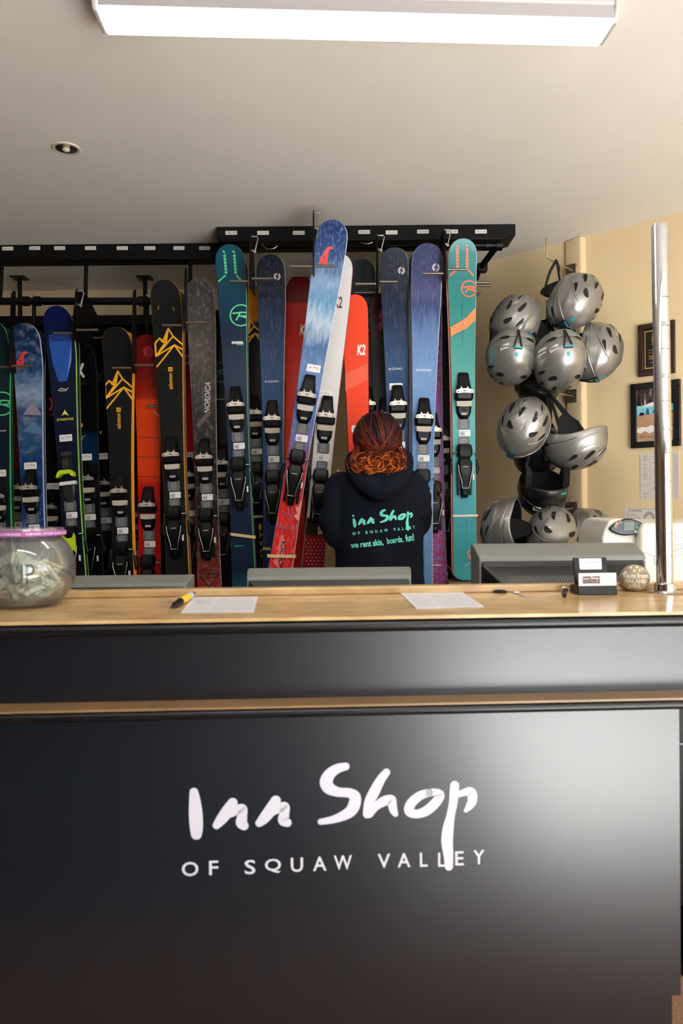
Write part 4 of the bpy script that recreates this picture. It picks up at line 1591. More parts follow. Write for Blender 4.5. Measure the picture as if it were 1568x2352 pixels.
# shop sticker and barcode sticker
m = MB()
g = Flat(m, lambda u, v: Vector((u, -0.0006, v)))
g.rrect(0, 0, 0.054, 0.029, 0.003, 0)
g2 = Flat(m, lambda u, v: Vector((u, -0.0009, v)))
g2.inn(0.0005, 0.0015, 0.043, 1, 2, sub='line', n=6, thick=0.75)
ME_SHOP = m.build('shop_sticker', [white_paper, ink_black], mesh_only=True, fix=False)
m = MB()
g = Flat(m, lambda u, v: Vector((u, -0.0006, v)))
g.rrect(0, 0, 0.047, 0.026, 0.003, 0)
g2 = Flat(m, lambda u, v: Vector((u, -0.0009, v)))
for k in range(9):
    g2.rect(-0.019 + k * 0.0021, -0.010, -0.019 + k * 0.0021 + (0.0014 if k % 3 else 0.0018), 0.004, 1)
g2.rect(-0.019, 0.0062, 0.002, 0.0078, 1)
g2.rect(0.008, 0.006, 0.016, 0.0076, 1)
ME_CODE = m.build('barcode_sticker', [white_paper, ink_grey], mesh_only=True, fix=False)


def put(me, parent, loc=(0, 0, 0), rot=0.0):
    return link(me.name.split('.')[0], me, parent, Matrix.Translation(loc) @ Matrix.Rotation(rot, 4, 'Y'))


# ---------------------------------------------------------------- skis
class Ski:
    """tip and low are picture points on the ski's middle line at depths dt and dl; the tail stands at height zt"""

    def __init__(s, tip, low, dt, dl, zt, wt, ww, wl_, label, stops, edge=(200, 200, 205), edge2=None, toe=None, stickers=(), art=None, mate=None, base=(30, 30, 34), flip=False,
                 noise=0.03, nscale=6.0, streak=0.0, streakcol=(230, 235, 245), stretch=(6, 6, 1), lime=False, lo=0.5, hi=0.72, rough=0.32, group='rental skis in the racks', tailsq=0.5, code=True, rock=0.045):
        TP, LP = P(*tip, dt), P(*low, dl)
        ax = (TP - LP).normalized()
        k = (TP.z - zt) / ax.z
        tail = TP - ax * k
        L = k
        zc = ax
        yc = (Vector((0, 1, 0)) - zc * zc.y).normalized()
        xc = yc.cross(zc)
        s.M = Matrix(((xc.x, yc.x, zc.x, tail.x), (xc.y, yc.y, zc.y, tail.y), (xc.z, yc.z, zc.z, tail.z), (0, 0, 0, 1)))
        s.MI = s.M.inverted()
        s.L = L
        s.tail = tail
        kk = dt / FPX
        WT, WW, WL = wt * kk / 2, ww * kk / 2, wl_ * kk / 2
        sgn = 1 if flip else -1
        s.front_o = tail + yc * (-0.011)
        s.yc = yc

        def half(z):
            f = z / L
            # side cut between tail, waist and shovel
            if f < 0.44:
                w = WW + (WL - WW) * ((0.44 - f) / 0.40) ** 1.8 if f > 0.04 else WL
            else:
                w = WW + (WT - WW) * min(1, ((f - 0.44) / 0.44)) ** 1.7
            dtp = L - z
            Rt = WT * 1.25
            if dtp < Rt:
                q_ = 1 - dtp / Rt
                w *= max(0.0, 1 - q_ ** 2.6) ** (1 / 2.2)
            rtl = WL * tailsq
            if z < rtl:
                q_ = 1 - z / rtl
                w *= max(0.02, 1 - q_ ** 2.4) ** (1 / 2.4)
            return max(w, 0.0012)
        s.half = half

        def curve(z):
            f = max(0, z / L - 0.84) / 0.16
            g_ = max(0, 0.07 - z / L) / 0.07
            return sgn * (rock * f * f + 0.010 * g_ * g_)

        def thick(z):
            f = z / L
            return 0.0045 + 0.0075 * max(0, 1 - abs(f - 0.46) / 0.5) ** 0.7

        def top(z):
            return curve(z) - thick(z)
        s.top = top
        zs = []
        n = 40
        for i in range(n + 1):
            zs.append(L * i / n)
        zs += [L - WT * 1.25 * q_ for q_ in (0.9, 0.75, 0.6, 0.45, 0.33, 0.23, 0.15, 0.09, 0.045, 0.02, 0.006)]
        zs += [WL * tailsq * q_ for q_ in (0.7, 0.4, 0.2, 0.08)]
        zs = sorted(set(zs))
        rings = []
        for z in zs:
            w, c, t_ = half(z), curve(z), thick(z)
            ch = min(0.0022, w * 0.4)
            rings.append([(-w, c, z), (-w, c - t_ * 0.62, z), (-w + ch, c - t_, z), (w - ch, c - t_, z), (w, c - t_ * 0.62, z), (w, c, z)])
        mb = MB()
        nseg = 6
        o = len(mb.v)
        mb.v += [Vector(p) for r in rings for p in r]
        mi = {0: 2, 1: 1, 2: 0, 3: 1, 4: 3, 5: 4}
        kind = [1, 1, 0, 1, 2, 3]
        for i in range(len(rings) - 1):
            for j in range(nseg):
                k2 = (j + 1) % nseg
                mt = (1, 1, 0, 2, 2, 3)[j]
                mb.f.append([i * nseg + j, i * nseg + k2, (i + 1) * nseg + k2, (i + 1) * nseg + j])
                mb.m.append(mt)
        mb.f.append(list(range(nseg)))
        mb.m.append(1)
        mb.f.append([(len(rings) - 1) * nseg + j for j in range(nseg)])
        mb.m.append(1)
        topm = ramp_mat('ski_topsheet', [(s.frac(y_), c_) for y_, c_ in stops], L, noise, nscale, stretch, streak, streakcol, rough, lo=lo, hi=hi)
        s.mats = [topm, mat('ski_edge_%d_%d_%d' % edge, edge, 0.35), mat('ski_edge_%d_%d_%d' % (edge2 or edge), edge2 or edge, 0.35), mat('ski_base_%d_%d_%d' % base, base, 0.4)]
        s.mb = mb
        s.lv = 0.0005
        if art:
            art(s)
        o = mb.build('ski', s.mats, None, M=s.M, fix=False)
        import bmesh
        bm = bmesh.new()
        bm.from_mesh(o.data)
        bmesh.ops.recalc_face_normals(bm, faces=bm.faces)
        bm.to_mesh(o.data)
        bm.free()
        tag(o, label, 'ski', group)
        s.o = o
        if toe is not None:
            z0 = s.loc(proj_axis(s, toe), toe)[1]
            yb = top(z0)
            if not lime:
                a_ = put(ME_TOE, o, (0, yb, z0))
                put(ME_WING, a_)
                put(ME_AFD, a_)
                put(ME_TL, a_)
                put(ME_TT, a_)
                h_ = put(ME_HEEL, o, (0, yb, z0))
            else:
                a_ = put(ME_TOE2, o, (0, yb, z0))
                put(ME_WING2, a_)
                put(ME_AFD2, a_)
                put(ME_TT, a_)
                h_ = put(ME_HEEL, o, (0, yb, z0))
                put(ME_HL, h_)
            put(ME_HF, h_)
            put(ME_HI, h_)
            put(ME_HR, h_)
            put(ME_HT, h_)
            for i_ in (0, 1):
                b_ = put(ME_BR[i_], o, (0, yb, z0))
                put(ME_BT[i_], b_)
            if code:
                put(ME_CODE, o, (0.004, top(z0 - 0.169) - 0.0006, z0 - 0.169))
        for px, py in stickers:
            u, v = s.loc(px, py)
            put(ME_SHOP, o, (u, top(v) - 0.0006, v))
        if mate:
            # the second ski of the pair, base to base behind the first
            lb, ecol, bcol, dx, dz = mate
            mrings = [[(x_ + dx, 0.0012 - y_, z_) for x_, y_, z_ in r] for r in rings]
            m2 = MB()
            m2.v = [Vector(p) for r in mrings for p in r]
            nf = (len(rings) - 1) * nseg + 2
            m2.f = [list(f_) for f_ in mb.f[:nf]]
            m2.m = [{0: 0, 1: 1, 2: 1, 3: 2}[q_] for q_ in mb.m[:nf]]
            o2 = m2.build('ski', [topm, mat('ski_edge_%d_%d_%d' % ecol, ecol, 0.35), mat('ski_base_%d_%d_%d' % bcol, bcol, 0.4)], None, M=s.M @ Matrix.Translation((0, 0, dz)))
            tag(o2, lb, 'ski', group)

    def frac(s, py):
        return s.loc(proj_axis(s, py), py)[1] / s.L

    def loc(s, px, py):
        q_ = s.MI @ plane_hit(px, py, s.front_o, s.yc)
        return q_.x, q_.z

    def flat(s, lift=1):
        s.lv += 0.00035
        e = s.lv
        return Flat(s.mb, lambda u, v: Vector((u, s.top(v) - e, v)), clip=lambda v: s.half(v) - 0.0016)

    def addmat(s, c, rough=0.35):
        m_ = mat('print_%d_%d_%d' % c, c, rough)
        if m_ not in s.mats:
            s.mats.append(m_)
        return s.mats.index(m_)

    # artwork given in picture points
    def poly(s, pts, c):
        s.flat().face([s.loc(*p) for p in pts], s.addmat(c))

    def lines(s, lst, wpx, c):
        f = s.flat()
        k = wpx * s.tail.y / FPX
        for l in lst:
            f.line([s.loc(*p) for p in l], k, s.addmat(c), True, 8)

    def text(s, t, px, py, wpx, hpx, c, rot=0.0, bold=0.02, slant=0.0):
        u, v = s.loc(px, py)
        k = s.tail.y / FPX
        s.flat().text(t, u, v, wpx * k, hpx * k, s.addmat(c), rot, bold, slant)

    def ring(s, px, py, r, w, c, a0=0, a1=360):
        u, v = s.loc(px, py)
        k = s.tail.y / FPX
        s.flat().ring(u, v, r * k, w * k, s.addmat(c), a0, a1)

    def disc(s, px, py, r, c, n=14):
        u, v = s.loc(px, py)
        s.flat().disc(u, v, r * s.tail.y / FPX, s.addmat(c), n)

    def dots(s, pts, r, c):
        f = s.flat()
        mi = s.addmat(c)
        for p in pts:
            u, v = s.loc(*p)
            f.disc(u, v, r * s.tail.y / FPX, mi, 10)


def proj_axis(s, py):
    """picture x of the ski's middle line at picture row py"""
    a = proj(s.M @ Vector((0, -0.011, 0)))
    b_ = proj(s.M @ Vector((0, -0.011, s.L)))
    t = (py - a[1]) / (b_[1] - a[1])
    return a[0] + (b_[0] - a[0]) * t


# ---- artwork
def rlogo(cx, cy, r, c):
    def f(s):
        s.ring(cx, cy, r, 3.2, c)
        s.lines([[(cx - r * 0.72, cy - r * 0.18), (cx + r * 0.15, cy - r * 0.28), (cx + r * 0.7, cy - r * 0.22), (cx + r * 0.55, cy + r * 0.05), (cx - r * 0.1, cy + r * 0.08)],
                 [(cx - r * 0.05, cy - r * 0.25), (cx - r * 0.42, cy + r * 0.42)], [(cx + r * 0.1, cy + r * 0.1), (cx + r * 0.75, cy + r * 0.3)]], 3.6, c)
    return f


def dotrows(xl, xr, y0, y1, n, c, sp=16):
    def f(s):
        for x in (xl, xr):
            k = 1 if x == xr else -1
            s.dots([(x + 2 * i / n, y0 + (y1 - y0) * i / (n - 1)) for i in range(n)], 3.6, c)
            s.lines([[(x + k * 2 + 2, y1 + 7), (x + k * 8 + 1, y1 + 12)], [(x + k * 10 + 1, y1 + 14), (x + k * 15, y1 + 19)], [(x - 3, y0 - 9), (x, y0 - 7)]], 4, c)
    return f


def mountain(ox, oy, sc, c):
    """angular line-drawn peaks; (ox, oy) is the summit"""
    def f(s):
        def T(l):
            return [(ox + x * sc, oy + y * sc) for x, y in l]
        s.lines([T(l) for l in ([(0, 0), (-13, 31), (-20, 22), (-30, 34), (-28, 64), (-8, 34), (0, 0), (11, 18), (36, 40)], [(11, 18), (-28, 64)], [(-20, 22), (-8, 34)], [(0, 0), (-5, 32)],
                                [(-28, 64), (14, 38), (36, 50)], [(14, 38), (-26, 88)], [(14, 38), (37, 70)])], 3.8, c)
    return f


def salomon(cx, y0, y1, c):
    def f(s):
        s.text('salomon', cx, (y0 + 12 + y1) / 2, (y1 - y0 - 12), 10, c, rot=pi / 2, bold=0.015)
        s.lines([[(cx - 4, y0), (cx + 4, y0), (cx + 4, y0 + 8), (cx - 4, y0 + 8), (cx - 4, y0)]], 2, c)
        s.text('S', cx, y0 + 4, 5, 6, c)
    return f


def nmark(pts_o, sc, ox, oy, c):
    def f(s):
        T = lambda l: [(ox + x * sc, oy + y * sc) for x, y in l]
        s.poly(T([(-22, 40), (-20, 18), (-14, 12), (-6, 26), (-6, 40), (-10, 40), (-13, 28), (-16, 40)]), c)
        s.poly(T([(-14, 14), (-2, -4), (4, -6), (-1, 40), (-8, 40), (-7, 16)]), c)
        s.poly(T([(-10, 6), (0, -8), (10, -10), (16, -5), (6, -1), (-2, 8)]), c)
    return f


def blizz(cx, cy, r, c, bgc):
    def f(s):
        s.disc(cx, cy, r, c, 24)
        s.lines([[(cx + r * 0.25, cy - r * 0.85), (cx - r * 0.35, cy + r * 0.05), (cx + r * 0.35, cy - r * 0.05), (cx - r * 0.25, cy + r * 0.85)]], r * 0.42, bgc)
    return f


def multi(*fs):
    def f(s):
        for g_ in fs:
            g_(s)
    return f


def wtext(t, cx, cy, w, h, c, rot=0.0, bold=0.02, slant=0.0):
    return lambda s: s.text(t, cx, cy, w, h, c, rot, bold, slant)


def wline(lst, w, c):
    return lambda s: s.lines(lst, w, c)


def wpoly(p, c):
    return lambda s: s.poly(p, c)


GREEN, GOLD, CORAL = (70, 205, 132), (247, 176, 32), (250, 112, 60)
PALE = (214, 206, 198)
DL, DR = 3.30, 3.20

# ================= left rack, front row
Ski((-10, 744), (6, 1300), DL, DL - .05, SHL, 66, 50, 60, 'dark green ski cut by the left picture edge, green ring emblem', [(740, (10, 20, 26)), (775, (14, 46, 52)), (860, (20, 62, 66)), (980, (28, 44, 58)), (1250, (24, 44, 62))],
    edge=(20, 30, 40), edge2=(60, 190, 100), toe=1140, stickers=[(0, 1087)], art=multi(rlogo(4, 927, 27, (80, 205, 140)), wtext('EXPERIENCE', -6, 990, 40, 4, PALE)),
    mate=('mate of the dark green ski at the left picture edge', (50, 120, 70), (18, 20, 24), 0.006, 0.0))
Ski((63, 750), (79, 1215), DL, DL - .06, SHL, 68, 51, 60, 'blue snowy mountain ski with a small red emblem, second from the left edge', [(755, (20, 52, 92)), (850, (30, 78, 124)), (880, (120, 150, 178)), (905, (150, 172, 192)), (945, (66, 92, 128)), (1000, (60, 98, 140)), (1060, (34, 76, 128)), (1220, (32, 72, 132))],
    edge=(110, 130, 160), edge2=(190, 205, 225), toe=1121, stickers=[(70, 1070)], noise=0.06, nscale=3, streak=0.16, stretch=(5, 5, 5),
    art=multi(nmark(0, 0.78, 54, 815, (232, 60, 62)), wpoly([(53, 952), (73, 922), (94, 948), (94, 954)], (142, 134, 150)), wpoly([(52, 990), (78, 968), (96, 985), (96, 1000)], (82, 118, 158))),
    mate=('mate of the blue snowy ski, its pale edge showing on the right', (200, 214, 232), (16, 30, 60), 0.005, 0.0))
Ski((137, 711), (174, 1330), DL - .02, DL - .1, SHL, 67, 46, 60, 'navy ski with a bright blue tip panel and lime green binding', [(716, (20, 34, 90)), (760, (20, 36, 84)), (790, (24, 40, 78)), (880, (24, 38, 66)), (1300, (16, 24, 44))],
    edge=(22, 26, 36), edge2=(150, 205, 90), toe=1092, stickers=[(151, 1006)], lime=True,
    art=multi(wpoly([(113, 785), (165, 782), (163, 830), (153, 874), (140, 877), (133, 874), (120, 832)], (24, 84, 172)), wpoly([(114, 770), (165, 768), (165, 783), (113, 786)], (26, 60, 140)),
              wpoly([(149, 941), (158, 955), (149, 951), (141, 955)], (222, 216, 70)), wtext('DYNASTAR', 150, 963, 39, 6, (220, 214, 70)), wline([[(134, 897), (140, 892), (152, 895), (156, 891)], [(138, 898), (152, 897)]], 2.4, (190, 180, 170))),
    mate=('mate of the navy ski with lime binding, its lime edge showing', (160, 215, 90), (20, 24, 34), 0.008, -0.045))
Ski((271, 757), (284, 1320), DL, DL - .05, SHL, 66, 48, 58, 'shorter black ski with orange line-drawn peaks left of the orange-red ski', [(760, (26, 28, 30)), (1320, (24, 25, 27))], edge=(120, 90, 40), edge2=(222, 150, 24), toe=1128, rough=0.45,
    art=multi(mountain(270, 852, 0.98, (246, 176, 30)), salomon(272, 937, 985, (238, 176, 40))), mate=('mate of the shorter black ski, orange base peeking at its tip', (230, 160, 30), (222, 156, 36), 0.006, 0.006))
Ski((341, 776), (344, 1300), DL + .06, DL, SHL, 64, 50, 58, 'orange-red ski with dark red tip and thin cross lines, behind the tall black one', [(780, (112, 22, 20)), (860, (138, 26, 20)), (912, (176, 44, 22)), (920, (226, 82, 24)), (1090, (232, 80, 24)), (1115, (196, 34, 24)), (1300, (170, 26, 24))], edge=(200, 70, 30), toe=1160, noise=0.008,
    art=multi(blizz(343, 810, 12, (168, 30, 28), (112, 22, 20)), wpoly([(333, 930), (372, 930), (372, 937), (333, 937)], (40, 24, 20)), wtext('BLIZZARD', 350, 933.5, 32, 4, (190, 150, 110)),
              wline([[(316, 1004), (370, 1006)], [(317, 1049), (370, 1051)], [(317, 1094), (370, 1096)]], 1.6, (120, 30, 16)), wline([[(354, 945), (360, 952), (366, 955), (366, 947)]], 2, (240, 200, 170))))
Ski((382, 652), (408, 1300), DL, DL - .1, SHL, 69, 50, 58, 'tall black ski with orange line-drawn peaks beside the grey ski', [(660, (26, 28, 30)), (1320, (24, 25, 27))], edge=(130, 100, 50), edge2=(226, 154, 26), toe=1046, rough=0.45,
    art=multi(mountain(386, 754, 1.0, GOLD), salomon(391, 844, 895, (240, 178, 44)), wline([[(364, 713), (366, 705)], [(398, 708), (401, 715)]], 2.5, (160, 110, 50))),
    mate=('mate of the tall black ski, its tan edge showing on the right', (214, 160, 80), (90, 66, 44), 0.007, -0.004))
Ski((460, 649), (480, 1300), DL, DL - .08, SHL, 66, 51, 60, 'grey mottled ski with white slanted lettering and a rust red tail', [(655, (74, 70, 72)), (740, (92, 86, 84)), (800, (104, 98, 94)), (960, (66, 62, 60)), (1080, (34, 31, 31)), (1180, (40, 30, 31)), (1270, (110, 46, 40)), (1340, (150, 58, 42))], edge=(110, 98, 98), edge2=(180, 160, 160), toe=1051, noise=0.05, nscale=4, streak=0.25, streakcol=(170, 164, 160), stretch=(8, 8, 5),
    art=multi(wtext('NORDICA', 476, 912, 74, 13, (205, 198, 196), rot=pi / 2 - 0.06, slant=0.3), wline([[(460, 1309), (497, 1309), (499, 1326), (480, 1347), (460, 1326), (460, 1309)], [(460, 1326), (498, 1326)]], 1.8, (30, 20, 20)), wtext('UNLIMITED', 479, 1318, 30, 7, (30, 20, 20)), wpoly([(451, 975), (480, 940), (486, 948), (455, 985)], (90, 84, 82))))
# ================= middle rack, front row
Ski((529, 572), (559, 1300), DR + .03, DR - .06, SHR, 67, 48, 58, 'teal to navy ski with green dots at its tip, leftmost in the middle rack', [(575, (28, 98, 118)), (640, (26, 88, 110)), (700, (24, 74, 100)), (760, (40, 58, 84)), (860, (62, 74, 96)), (1000, (40, 56, 84)), (1200, (26, 46, 72)), (1310, (26, 46, 70)), (1345, (44, 84, 110))], edge=(30, 60, 76), edge2=(104, 190, 130), toe=932, noise=0.02,
    art=multi(dotrows(518, 540, 593, 628, 6, (90, 205, 140)), rlogo(553, 724, 25, (110, 226, 160)), wpoly([(532, 784), (557, 784), (559, 790), (532, 790)], (220, 220, 220)), wline([[(544, 792), (558, 792)]], 2, (80, 200, 130)), wtext('Experience', 549, 1254, 20, 4, (60, 210, 130)), wline([[(540, 700), (541, 822)]], 0.9, (20, 34, 56))),
    mate=('mate of the teal to navy ski, its pale edge showing on the right', (206, 214, 206), (40, 46, 52), 0.004, -0.02))
Ski((623, 594), (629, 1250), DR + .06, DR, SHR, 65, 47, 56, 'navy ski with a pale bolt emblem between the teal and the leaning ski', [(598, (20, 28, 52)), (680, (24, 36, 62)), (720, (38, 58, 92)), (880, (56, 88, 126)), (1000, (44, 80, 122)), (1250, (24, 54, 92))], edge=(30, 40, 60), edge2=(180, 190, 205), toe=963, noise=0.04, stretch=(14, 14, 1.5), streak=0.05,
    art=multi(blizz(637, 638, 8, (196, 182, 170), (24, 32, 56)), wtext('BLIZZARD', 624, 876, 32, 4.5, (212, 210, 210))))
Ski((768, 515), (645, 1300), 2.98, 3.02, SHR, 72, 50, 64, 'blue to red ski held leaning over by the person', [(520, (46, 74, 128)), (590, (66, 96, 146)), (640, (146, 172, 204)), (690, (110, 160, 196)), (740, (190, 206, 222)), (790, (92, 124, 168)), (860, (118, 146, 190)), (960, (92, 120, 178)), (1020, (128, 110, 168)), (1060, (168, 84, 110)), (1100, (214, 52, 50)), (1180, (226, 52, 46)), (1310, (228, 56, 50))], edge=(150, 160, 185), edge2=(214, 222, 236), toe=908, stickers=[(720, 846)], noise=0.06, nscale=5, streak=0.4, streakcol=(214, 226, 240), stretch=(16, 16, 2.5), lo=0.52, hi=0.8,
    art=multi(nmark(0, 0.86, 752, 577, (244, 84, 76)), lambda s: (s.ring(655, 1197, 17, 4.5, (160, 76, 110), 20, 110), s.ring(655, 1197, 17, 4.5, (160, 76, 110), 200, 330)),
              wpoly([(700, 1160), (690, 1150), (685, 1165), (678, 1162), (682, 1180), (674, 1184), (684, 1196), (694, 1195)], (246, 160, 146)),
              wpoly([(626, 1290), (640, 1262), (634, 1262), (646, 1236), (640, 1240), (650, 1226), (656, 1252), (652, 1280), (640, 1306)], (240, 122, 108)),
              wtext('NORDICA', 647, 1275, 68, 11, (50, 20, 60), rot=pi / 2, slant=0.3)))
Ski((782, 592), (728, 1190), 3.10, 3.10, SHR, 62, 47, 60, 'white ski with dark red tail standing behind the leaning blue ski', [(600, (226, 224, 226)), (1188, (218, 214, 212)), (1192, (40, 36, 34)), (1228, (42, 38, 36)), (1232, (150, 30, 40)), (1330, (130, 24, 36))], edge=(200, 190, 196), edge2=(150, 70, 90), toe=955, stickers=[(745, 905)], noise=0.0008,
    art=multi(wtext('K2', 777, 694, 18, 26, (120, 30, 60), bold=0.03), wtext('MIN', 738, 1204, 16, 8, (190, 176, 150)), wtext('BEN', 738, 1214, 16, 8, (190, 176, 150)), wpoly([(730, 1219), (739, 1219), (739, 1227), (730, 1227)], (220, 210, 190)), wtext('M', 734.5, 1223, 5, 5, (40, 36, 34)), wtext('ER', 744, 1223, 8, 7, (200, 186, 160)),
              lambda s: s.dots([(704 + 9 * i + (4 if j % 2 else 0), 1240 + 8 * j) for i in range(6) for j in range(9)], 1.7, (226, 120, 110))))
Ski((814, 685), (823, 1000), DR + .03, DR, SHR + 0.0, 60, 48, 56, 'bright orange ski with white lettering behind the red-haired person', [(690, (248, 90, 48)), (1100, (240, 78, 34)), (1300, (236, 76, 34))], edge=(60, 30, 24), toe=1075, stickers=[(822, 985)], noise=0.006,
    art=multi(wtext('K2', 830, 803, 19, 25, (248, 240, 236), bold=0.035, slant=0.1), wpoly([(787, 860), (844, 835), (844, 872), (790, 900)], (240, 82, 36))))
Ski((904, 578), (914, 1000), DR + .03, DR, SHR, 63, 48, 56, 'dark navy ski with a pale bolt emblem behind the head of the person', [(585, (26, 34, 62)), (660, (24, 34, 60)), (730, (34, 56, 92)), (840, (46, 88, 130)), (1000, (38, 76, 122)), (1200, (30, 60, 100))], edge=(60, 80, 110), edge2=(190, 200, 214), toe=929, stickers=[(909, 888)], noise=0.04, stretch=(14, 14, 1.5), streak=0.05,
    art=multi(blizz(921, 624, 8, (200, 188, 176), (26, 32, 58)), wtext('BLIZZARD', 908, 847, 32, 4.5, (214, 214, 216))))
Ski((980, 569), (969, 1100), DR, DR - .05, SHR, 70, 50, 60, 'violet blue ski with a white bolt emblem right of the person', [(575, (52, 62, 112)), (640, (84, 88, 134)), (680, (92, 96, 140)), (700, (74, 88, 138)), (760, (110, 140, 184)), (860, (128, 162, 206)), (1000, (106, 146, 196)), (1300, (116, 162, 206))], edge=(150, 160, 180), edge2=(226, 232, 240), toe=959, noise=0.05, stretch=(14, 14, 1.5), streak=0.08,
    art=multi(blizz(1000, 617, 9, (236, 230, 228), (70, 74, 120)), wtext('BLIZZARD', 973, 850, 34, 5, (226, 232, 240))),
    mate=('mate of the violet blue ski, its grey edge showing on the left', (176, 178, 186), (30, 34, 50), -0.010, 0.002))
# teal ski on its own block
s14 = Ski((1059, 558), (1067, 1330), DR - .02, DR - .06, P(1067, 1332, DR - .06).z, 66, 53, 55, 'turquoise ski with orange dots and stripe at the right end of the rack', [(562, (126, 184, 190)), (585, (70, 150, 150)), (700, (66, 150, 148)), (850, (98, 172, 166)), (960, (112, 182, 180)), (1060, (88, 176, 180)), (1200, (66, 164, 172)), (1330, (60, 160, 162))], edge=(206, 100, 60), edge2=(190, 214, 226), toe=901, noise=0.02, tailsq=0.75,
           art=multi(dotrows(1048, 1070, 578, 614, 6, CORAL), rlogo(1077, 663, 18, CORAL), wpoly([(1035, 775), (1034, 752), (1070, 730), (1092, 706), (1092, 735), (1072, 754), (1046, 766)], (246, 140, 78)),
                     wline([[(1062, 690), (1062, 790)]], 0.8, (50, 110, 110)), wline([[(1071, 1194), (1071, 1250)]], 0.8, (40, 110, 116)), lambda s: (s.ring(1080, 1270, 6, 2.4, (240, 120, 80))), wline([[(1080, 1276), (1079, 1284)], [(1074, 1280), (1086, 1277)]], 2.2, (240, 120, 80)), wline([[(1068, 1300), (1084, 1288)]], 3, (130, 150, 140))),
           mate=('mate of the turquoise ski, orange edge showing on the left', (226, 120, 70), (236, 150, 130), -0.004, 0.004))
bt = P(1067, 1333, DR - .06)
o = MB().box2((-0.07, 0, 0), (0.05, 0.12, bt.z - 0.004 - SHR)).build('riser_block', bench_m, None, M=Matrix.Translation((bt.x, bt.y - 0.02, SHR)), bevel=0.003)
tag(o, 'small plywood block under the tail of the turquoise ski', 'block')

# ================= second rows
B = dict(group='rental skis in the racks')
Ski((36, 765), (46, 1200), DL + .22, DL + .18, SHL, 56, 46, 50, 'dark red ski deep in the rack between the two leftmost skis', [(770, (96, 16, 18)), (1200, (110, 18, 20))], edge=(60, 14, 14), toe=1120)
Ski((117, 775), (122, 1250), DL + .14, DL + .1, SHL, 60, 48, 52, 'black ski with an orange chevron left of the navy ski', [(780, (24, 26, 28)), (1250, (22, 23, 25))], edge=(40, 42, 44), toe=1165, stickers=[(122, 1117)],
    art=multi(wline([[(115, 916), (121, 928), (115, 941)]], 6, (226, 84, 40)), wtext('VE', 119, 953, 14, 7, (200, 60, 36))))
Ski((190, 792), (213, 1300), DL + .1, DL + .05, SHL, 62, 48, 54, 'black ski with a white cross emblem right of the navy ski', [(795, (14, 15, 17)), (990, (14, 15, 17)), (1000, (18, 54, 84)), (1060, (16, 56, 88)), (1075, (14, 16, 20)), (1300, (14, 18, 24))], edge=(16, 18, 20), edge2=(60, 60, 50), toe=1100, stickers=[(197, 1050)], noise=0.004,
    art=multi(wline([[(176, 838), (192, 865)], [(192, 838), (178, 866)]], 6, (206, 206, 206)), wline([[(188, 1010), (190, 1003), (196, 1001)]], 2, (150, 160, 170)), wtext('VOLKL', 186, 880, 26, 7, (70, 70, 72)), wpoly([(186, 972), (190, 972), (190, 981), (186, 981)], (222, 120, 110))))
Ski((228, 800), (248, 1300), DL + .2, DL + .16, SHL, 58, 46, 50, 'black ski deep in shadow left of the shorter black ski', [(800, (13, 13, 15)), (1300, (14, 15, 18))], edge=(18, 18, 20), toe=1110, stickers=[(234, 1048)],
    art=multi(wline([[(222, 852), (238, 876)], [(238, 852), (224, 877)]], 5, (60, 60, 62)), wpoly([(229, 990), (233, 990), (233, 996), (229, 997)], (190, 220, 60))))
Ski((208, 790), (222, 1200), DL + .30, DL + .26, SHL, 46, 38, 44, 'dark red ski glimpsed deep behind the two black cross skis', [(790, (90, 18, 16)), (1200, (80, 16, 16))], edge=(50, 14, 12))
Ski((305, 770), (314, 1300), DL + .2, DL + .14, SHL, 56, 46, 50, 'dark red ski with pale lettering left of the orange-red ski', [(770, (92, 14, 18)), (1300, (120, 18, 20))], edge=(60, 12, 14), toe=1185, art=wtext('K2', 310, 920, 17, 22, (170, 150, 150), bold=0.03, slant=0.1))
Ski((424, 768), (437, 1250), DL + .14, DL + .08, SHL, 58, 47, 50, 'red ski with pale lettering between the tall black and grey skis', [(770, (120, 14, 20)), (880, (190, 22, 24)), (960, (214, 34, 22)), (1250, (180, 24, 24))], edge=(120, 20, 20), toe=1092, stickers=[(430, 1046)],
    art=wtext('K2', 429, 827, 19, 22, (222, 190, 190), bold=0.03, slant=0.1))
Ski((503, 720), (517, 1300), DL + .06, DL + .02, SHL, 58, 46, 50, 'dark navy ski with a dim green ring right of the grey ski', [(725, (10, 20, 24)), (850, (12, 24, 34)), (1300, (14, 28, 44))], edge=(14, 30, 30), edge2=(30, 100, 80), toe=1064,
    art=multi(rlogo(508, 856, 22, (16, 84, 74)), wtext('EXPERIENCE', 504, 917, 30, 4, (160, 160, 140))))
Ski((577, 664), (596, 1300), DR + .22, DR + .14, SHR, 60, 46, 52, 'black and orange ski behind the teal to navy ski', [(666, (226, 150, 36)), (736, (232, 156, 36)), (742, (26, 26, 28)), (1300, (22, 22, 24))], edge=(190, 130, 40), edge2=(206, 150, 60), toe=950, noise=0.004,
    art=multi(wtext('O S T', 601, 1250, 60, 9, (220, 150, 40), rot=pi / 2), wpoly([(594, 1204), (600, 1204), (600, 1217), (594, 1217)], (224, 160, 40)), mountain(575, 735, 0.8, GOLD)))
Ski((690, 642), (680, 1000), DR + .24, DR + .18, SHR, 64, 50, 54, 'red ski with white lettering behind the leaning blue ski', [(645, (116, 14, 18)), (695, (130, 16, 20)), (700, (206, 30, 26)), (840, (226, 52, 26)), (1000, (232, 64, 30))], edge=(110, 24, 20), noise=0.006, art=wtext('K2', 699, 757, 20, 26, (240, 224, 220), bold=0.035, slant=0.1))
